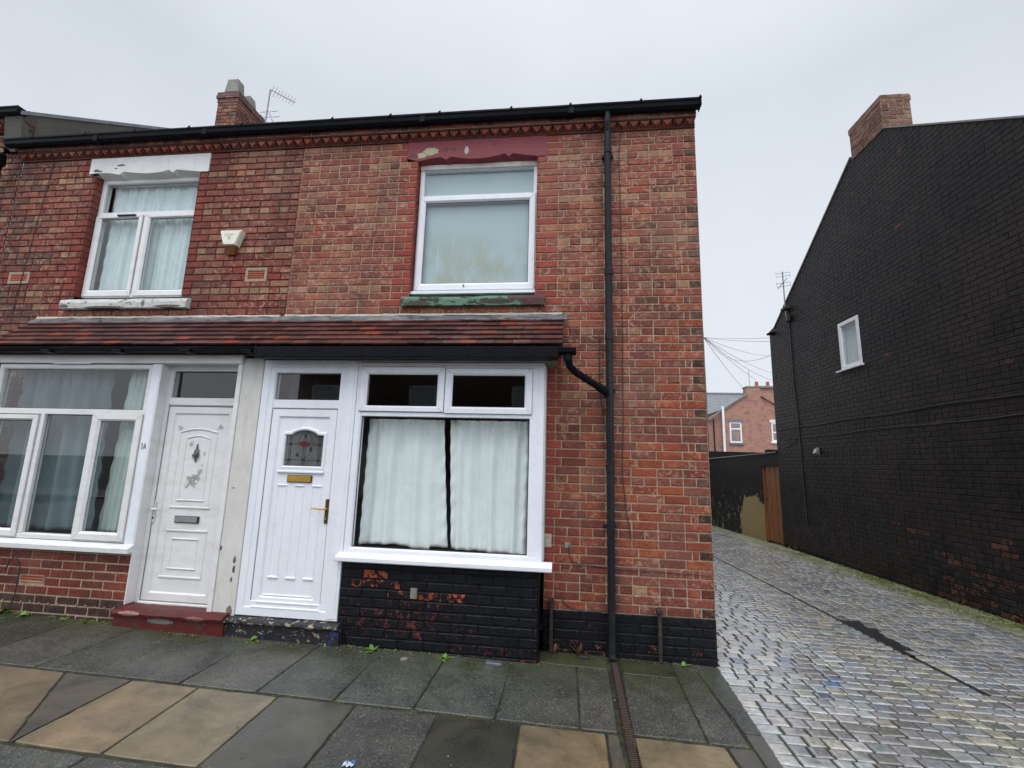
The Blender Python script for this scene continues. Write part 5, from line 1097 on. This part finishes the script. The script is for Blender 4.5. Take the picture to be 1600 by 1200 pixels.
# ================================================================== YARD WALL WITH GATE
YW = thing('yard_wall', (3.6, 10, 0), 'flaking black rendered yard wall running down the alley past the black house', 'wall')
def yb(y, z, off=0.0): # off towards the alley
    return (3.862-.0858*(y-7.62)-off, y, z)
mb = MB()
def yblock(y0, y1, z0, z1a, z1b, mat, th=.22, off=0.0):
    V = [yb(y0, z0, off), yb(y1, z0, off), yb(y1, z1b, off), yb(y0, z1a, off), yb(y0, z0, -th), yb(y1, z0, -th), yb(y1, z1b, -th), yb(y0, z1a, -th)]
    mb.idx(V, [(0, 1, 2, 3), (4, 7, 6, 5), (3, 2, 6, 7), (0, 3, 7, 4), (1, 5, 6, 2)], mat)
yblock(8.46, 16.0, -.4, 2.03, 1.90, 'yard'); yblock(7.62, 8.457, 1.78, 2.12, 2.04, 'yard'); mb.build('wall', YW)
mb = MB(); V = [yb(7.62, 2.125, .04), yb(16, 1.905, .04), yb(16, 1.94, -.25), yb(7.62, 2.16, -.25), yb(7.62, 2.10, .04), yb(16, 1.88, .04)]; mb.idx(V, [(0, 1, 2, 3), (0, 4, 5, 1)], 'stone_cap'); mb.build('coping', YW)
mb = MB(); 
for (a, b) in ((7.63, 7.66), (8.41, 8.455)): V = [yb(a, -.1, -.02), yb(b, -.1, -.02), yb(b, 1.78, -.02), yb(a, 1.78, -.02), yb(a, -.1, -.12), yb(b, -.1, -.12), yb(b, 1.78, -.12), yb(a, 1.78, -.12)]; mb.idx(V, [(0, 1, 2, 3), (0, 3, 7, 4), (1, 5, 6, 2)], 'wood')
n_ = 6
for i in range(n_):
    a = 7.665+i*.124; b = a+.118; V = []
    for y_, z_ in ((a, -.07), (b, -.07), (b, 1.77), (a, 1.77)): V.append(yb(y_, z_, -.055-(.008 if i % 2 else 0)))
    for y_, z_ in ((a, -.07), (b, -.07), (b, 1.77), (a, 1.77)): V.append(yb(y_, z_, -.085))
    mb.idx(V, [(0, 1, 2, 3), (0, 3, 7, 4), (1, 5, 6, 2), (3, 2, 6, 7)], 'wood')
mb.face([yb(7.6, -.1, -.09), yb(8.46, -.1, -.09), yb(8.46, 1.8, -.09), yb(7.6, 1.8, -.09)], 'dark'); gt = mb.build('gate', YW); gt['label'] = 'orange stained plank gate'
mb = MB(); mb.tube([yb(8.30, .95, -.04), yb(8.30, .95, -.01)], .02, 'iron', 8); mb.build('latch', gt)
CW = MB(); CW.box(1.5, 6.25, 14.0, 14.25, -.5, 2.33, 'yard', .01); CW.box(6.25, 9.0, 13.98, 14.27, -.5, 2.45, 'yard', .01)
tag(CW.build('boundary_wall'), 'long plain black wall crossing behind the yard wall, in front of the far brick house', 'wall')
LW = MB(); LW.box(-.22, 0.0, 7.41, 17.5, -.4, 2.0, 'far_brick'); LW.box(-.26, .04, 7.41, 17.5, 2.0, 2.06, 'stone_cap', .01); tag(LW.build('yard_wall'), 'red brick yard wall behind the end terrace house, along the near side of the alley', 'wall')

# ================================================================== FAR BRICK HOUSE
FH = thing('brick_house', (10, 27, 0), 'distant orange brick house whose chimney gable faces up the alley', 'house')
yF = 26.0
mb = MB(); pts = [(8.55, -.5), (13.0, -.5), (13.0, 5.0), (12.3, 5.6), (10.95, 6.22), (10.14, 6.33), (8.55, 5.42)]
mb.face([(x, yF, z) for x, z in pts], 'far_brick'); mb.box(7.75, 8.55, yF+.15, yF+.4, -.5, 4.75, 'far_brick'); mb.face([(8.55, yF, -.5), (8.55, yF+8, -.5), (8.55, yF+8, 5.4), (8.55, yF, 5.4)], 'far_brick'); mb.box(3.6, 16.9, yF+4, yF+4.3, -.5, 4.95, 'far_brick'); mb.face([(3.6, yF+4.1, 4.9), (3.6, yF+12.3, 4.9), (3.6, yF+8, 7.62)], 'far_brick'); mb.box(3.6, 3.8, yF+4.1, yF+12.3, -.5, 4.9, 'far_brick'); mb.build('wall', FH, fix=False)
mb = MB(); mb.idx([(3.5, 29.8, 4.9), (17, 29.8, 4.9), (17, 34, 7.65), (3.5, 34, 7.65)], [(0, 1, 2, 3)], 'roofslate'); mb.idx([(3.5, 38.2, 4.9), (17, 38.2, 4.9), (17, 34, 7.65), (3.5, 34, 7.65)], [(0, 1, 2, 3)], 'roofslate')
mb.tube([(3.5, 34, 7.68), (17, 34, 7.68)], .10, 'roofslate', 6)
mb.idx([(8.45, yF-.12, 5.36), (10.14, yF-.12, 6.36), (10.14, yF+5, 6.36), (8.45, yF+5, 5.36)], [(0, 1, 2, 3)], 'roofslate'); mb.idx([(13.1, yF-.12, 5.0), (10.95, yF-.12, 6.27), (10.95, yF+5, 6.27), (13.1, yF+5, 5.0)], [(0, 1, 2, 3)], 'roofslate')
V = [(7.70, yF-.10, 4.72), (10.16, yF-.10, 6.37), (10.16, yF-.10, 6.47), (7.70, yF-.10, 4.82), (7.70, yF+.2, 4.72), (10.16, yF+.2, 6.37), (10.16, yF+.2, 6.47), (7.70, yF+.2, 4.82)]
mb.idx(V, [(0, 1, 2, 3), (3, 2, 6, 7), (0, 4, 5, 1)], 'stone_cap'); mb.build('roof', FH, fix=False)
mb = MB(); mb.box(10.14, 10.93, yF-.01, yF+.6, 6.0, 6.84, 'far_brick'); mb.box(10.10, 10.97, yF-.04, yF+.64, 6.84, 6.93, 'stone_cap', .01); mb.build('chimney', FH)
def far_window(x0, x1, z0, z1, head, sillm, tr):
    mb = MB(); bar_ring(mb, x0, x1, z0, z1, .09, yF-.01, yF+.08, 'upvc'); mb.box(x0+.05, x1-.05, yF-.005, yF+.06, tr-.04, tr+.04, 'upvc'); mb.box(x0-.09, x1+.09, yF-.04, yF+.05, z1, z1+.19, head); mb.box(x0-.1, x1+.1, yF-.08, yF+.05, z0-.11, z0, sillm)
    w = mb.build('window', FH); p = MB(); pane(p, x0+.05, x1-.05, z0+.05, z1-.05, yF-.002, 'glass_far'); p.face([(x0, yF-.001+.03, z0), (x1, yF+.029, z0), (x1, yF+.029, z1), (x0, yF+.029, z1)], 'net'); p.build('pane', w, fix=False)
far_window(8.99, 9.71, 3.33, 4.62, 'paintgrey', 'paintgrey', 4.2)
far_window(11.48, 12.15, 3.45, 4.62, 'paintwhite', 'paintwhite', 4.02)
mb = MB(); mb.tube([(8.60, yF-.12, 5.60), (8.60, yF-.12, 1.0)], .075, 'upvc', 10); mb.build('soil_pipe', FH); mb = MB(); mb.tube([(8.02, yF-.05, 4.8), (8.05, yF-.05, 1.0)], .05, 'pipe', 8); mb.build('downpipe', FH)
FC = thing('brick_house', (12.8, 33, 0), 'house beyond with a two pot chimney stack, beside the black gable', 'house')
mb = MB(); mb.box(12.9, 14.6, 31.5, 33.2, -.5, 7.75, 'far_brick'); mb.box(12.75, 14.75, 31.35, 33.35, 7.75, 7.9, 'stone_cap', .01); mb.build('chimney', FC)
for xx in (13.1, 13.9): mb = MB(); mb.tube([(xx, 31.9, 7.88), (xx, 31.9, 8.3)], [.14, .11], 'terracotta', 10); mb.build('chimney_pot', FC)
mb = MB(); mb.tube([(12.25, 31, 5.5), (12.25, 31, 9.0)], .02, 'alu', 5); mb.build('mast', FC)
# telegraph pole just hidden by the corner, with a fan of wires
px_, py_, pz_ = 4.33, 15.0, 7.35
TP = thing('telegraph_pole', (px_, py_, -.3), 'tall wooden telegraph pole behind the corner house carrying a fan of wires', 'pole')
mb = MB(); mb.tube([(px_, py_, -.3), (px_, py_, pz_)], [.13, .09], 'bark', 10); mb.build('pole', TP); mb = MB(); mb.tube([(px_-.18, py_, 7.05), (px_+.18, py_, 7.05)], .03, 'iron', 6); mb.build('pole_ring', TP)
A0 = (px_+.08, py_, 7.08)
ends = [((3.93, 6.9, 4.83), 'uppermost overhead wire, nearly level, from behind the corner house to the black gable', .05), ((3.93, 6.9, 4.72), 'thicker overhead wire just under the uppermost one, from the corner house to the black gable', .06), ((3.88, 7.3, 4.55), 'drooping overhead wire that curves up again to the eaves of the black gable', .55),
        ((11.9, 26, 8.9), 'overhead wire falling gently behind the black gable, third in the fan', .2), ((11.9, 26, 7.75), 'overhead wire in the middle of the fan, falling towards the chimney with pots', .2), ((11.9, 26, 7.25), 'overhead wire just below the middle of the fan', .25), ((10.75, 26, 7.35), 'short overhead wire dropping to the distant roof ridge', .1), ((10.0, 26.2, 6.85), 'steepest overhead wire, dropping to the chimney of the distant gable', .1)]
for e_, lab, sag in ends:
    a, b = Vector(A0), Vector(e_); pts = [a.lerp(b, i/16)-Vector((0, 0, sag*4*(i/16)*(1-i/16))) for i in range(17)]
    mb = MB(); mb.tube(pts, .006 if e_[1] < 10 else .010, 'wire_pale', 5, False); tag(mb.build('overhead_wire'), lab, 'wire', 'overhead wires fanning from the telegraph pole')

# ================================================================== SMALL THINGS ON THE PAVEMENT
def weed(x, y, s, label, seed, mat='weed', n=16, tall=False):
    s *= 1.0 if tall else 1.45
    r = random.Random(seed); mb = MB()
    for i in range(n):
        a = r.uniform(0, 6.28); l = s*r.uniform(.5, 1.1); t0 = r.uniform(.2, 1.0) if not tall else r.uniform(.9, 1.45); d = Vector((math.cos(a), math.sin(a), 0)); p = Vector((-d.y, d.x, 0)); b = Vector((x, y, gz(x)-.004)); w = l*(.20 if not tall else .05); k = 5; V = []
        for j in range(k+1):
            u = j/k; c = b+d*l*u*math.cos(t0)+Vector((0, 0, l*(math.sin(t0)*u-.35*u*u))); ww = w*math.sin(math.pi*min(.97, u*.85+.12)); V += [c-p*ww, c+p*ww+Vector((0, 0, .0))]
        mb.idx(V, [(2*j, 2*j+1, 2*j+3, 2*j+2) for j in range(k)], mat)
    return tag(mb.build('weed', fix=False), label, 'weed')
weed(-6.66, -.335, .085, 'large green weed clump at the far left foot of the brick plinth', 1, n=26); weed(-6.38, -.36, .060, 'low leafy weed below the air brick in the plinth', 2); weed(-5.95, -.35, .045, 'small weed tuft left of the red doorstep', 3, n=10)
weed(-5.70, -.37, .040, 'tiny weed tuft touching the left end of the red doorstep', 4, n=10); weed(-4.02, -.40, .055, 'leafy green weed at the foot of the flaked black doorstep', 5, n=20); weed(-2.94, -.36, .060, 'green weed at the left end of the black bay base', 6, n=18)
weed(-2.31, -.37, .055, 'bright weed under the middle of the black bay base', 7, n=18); weed(-1.40, -.06, .16, 'dead brown stalks in the corner beside the bay', 8, 'dry', 12, True); weed(-1.18, -.04, .20, 'dead brown weed against the black band between bay and downpipe', 9, 'dry', 16, True); weed(-.30, -.06, .05, 'tiny green tuft by the iron bar near the corner', 10, n=10)
def chip(name, x, y, lx, ly, h, rot, mat, label, cat, seed):
    r = random.Random(seed); mb = MB(); n = 9; L = []
    for z, s in ((0, 1), (h*.7, .97), (h, .8)): L.append([(x+s*lx*math.cos(a)*math.cos(rot)-s*ly*math.sin(a)*math.sin(rot), y+s*lx*math.cos(a)*math.sin(rot)+s*ly*math.sin(a)*math.cos(rot), gz(x)+z+.002) for a in [6.283*i/n+.1*r.random() for i in range(n)]])
    taper(mb, L, mat); return tag(mb.build(name), label, cat)
chip('slate_piece', -1.885, -.40, .075, .022, .018, -.15, 'stone', 'broken grey slate lying at the foot of the bay base', 'slate', 1)
chip('rubber_block', -1.14, -.105, .045, .018, .022, 0, 'gasket', 'small black block on the mossy slab by the wall', 'block', 2)
chip('stone_chip', -2.62, -.47, .032, .024, .012, .4, 'stone_cap', 'pale flattened chip on the slab left of the bright weed', 'stone', 3)
mb = MB(); rk = random.Random(4); V = []
for j in range(6):
    for i in range(8):
        V.append((-2.485+.008*i+rk.uniform(-.004, .004), -1.83+.010*j+rk.uniform(-.004, .004), gz(-2.5)+.004+rk.uniform(0, .012)))
for j in range(5):
    for i in range(7): mb.idx([V[j*8+i], V[j*8+i+1], V[j*8+i+9], V[j*8+i+8]], [(0, 1, 2, 3)], 'packblue' if j > 2 else 'pack')
tag(mb.build('food_packet', fix=False), 'crumpled blue and silver packet dropped at the bottom edge of the pavement', 'packet')

# ================================================================== OPPOSITE SIDE OF THE STREET (behind the camera, seen only in reflections)
OPX = MB(); OPX.face([(-30, -15, -.01), (30, -15, -.01), (30, -12, -.01), (-30, -12, -.01)], 'flag', AGG); o = OPX.build('far_pavement', fix=False); o['kind'] = 'structure'
for i in range(4):
    x0 = -13.0+i*4.4; T = thing('terraced_house', (x0+2.2, -15, 0), ['first', 'second', 'third', 'fourth'][i]+' brick house from the left in the row across the street, behind the viewer', 'house')
    mb = MB(); mb.box(x0, x0+4.395, -22, -15, -.3, 5.4, 'chim_brick'); mb.build('wall', T)
    mb = MB(); mb.idx([(x0, -14.8, 5.35), (x0+4.395, -14.8, 5.35), (x0+4.395, -18.5, 7.8), (x0, -18.5, 7.8), (x0, -22.2, 5.35), (x0+4.395, -22.2, 5.35)], [(0, 1, 2, 3), (3, 2, 5, 4)], 'roofslate'); mb.build('roof', T, fix=False)
    for (a, b, c, d) in ((x0+.6, x0+2.2, .8, 2.3), (x0+.7, x0+1.9, 3.4, 4.8), (x0+2.8, x0+3.7, .1, 2.3)):
        mb = MB(); bar_ring(mb, a, b, c, d, .09, -14.9, -15.02, 'upvc'); mb.face([(a, -14.97, c), (b, -14.97, c), (b, -14.97, d), (a, -14.97, d)], 'net' if c > .5 else 'upvc_old'); mb.build('window' if c > .5 else 'door', T, fix=False)

# grit, leaf crumbs and pale specks washed against the walls
mb = MB(); rg = random.Random(8)
for k in range(1500):
    if rg.random() < .55: x = rg.uniform(-7, -.05); yw = -.30 if x < -1.53 else 0.0; y = yw-abs(rg.gauss(0, .05))-.005; z = gz(x)+.002
    elif rg.random() < .4: x = rg.uniform(-6.5, -.3); y = rg.uniform(-1.9, -.35); z = gz(x)+.002
    else: x, y = rg.uniform(.05, 3.9), rg.uniform(-2.0, 7.0); z = az(x, y)+.002
    sz = rg.uniform(.002, .006)*(1.4 if rg.random() < .08 else 1); a = rg.uniform(0, 6.28); m = rg.choice(['dry', 'bark', 'bark', 'tar', 'stone_cap', 'fillet'])
    P = [(x+sz*math.cos(a+q)*rg.uniform(.6, 1.2), y+sz*math.sin(a+q)*rg.uniform(.6, 1.2), z+rg.uniform(0, sz*.6)) for q in (0, 1.5, 3.1, 4.6)]; mb.face(P, m)
o = mb.build('grit', fix=False); o['kind'] = 'stuff'; o['label'] = 'scattered grit, leaf crumbs and pale specks lying on the wet paving'; o['category'] = 'grit'
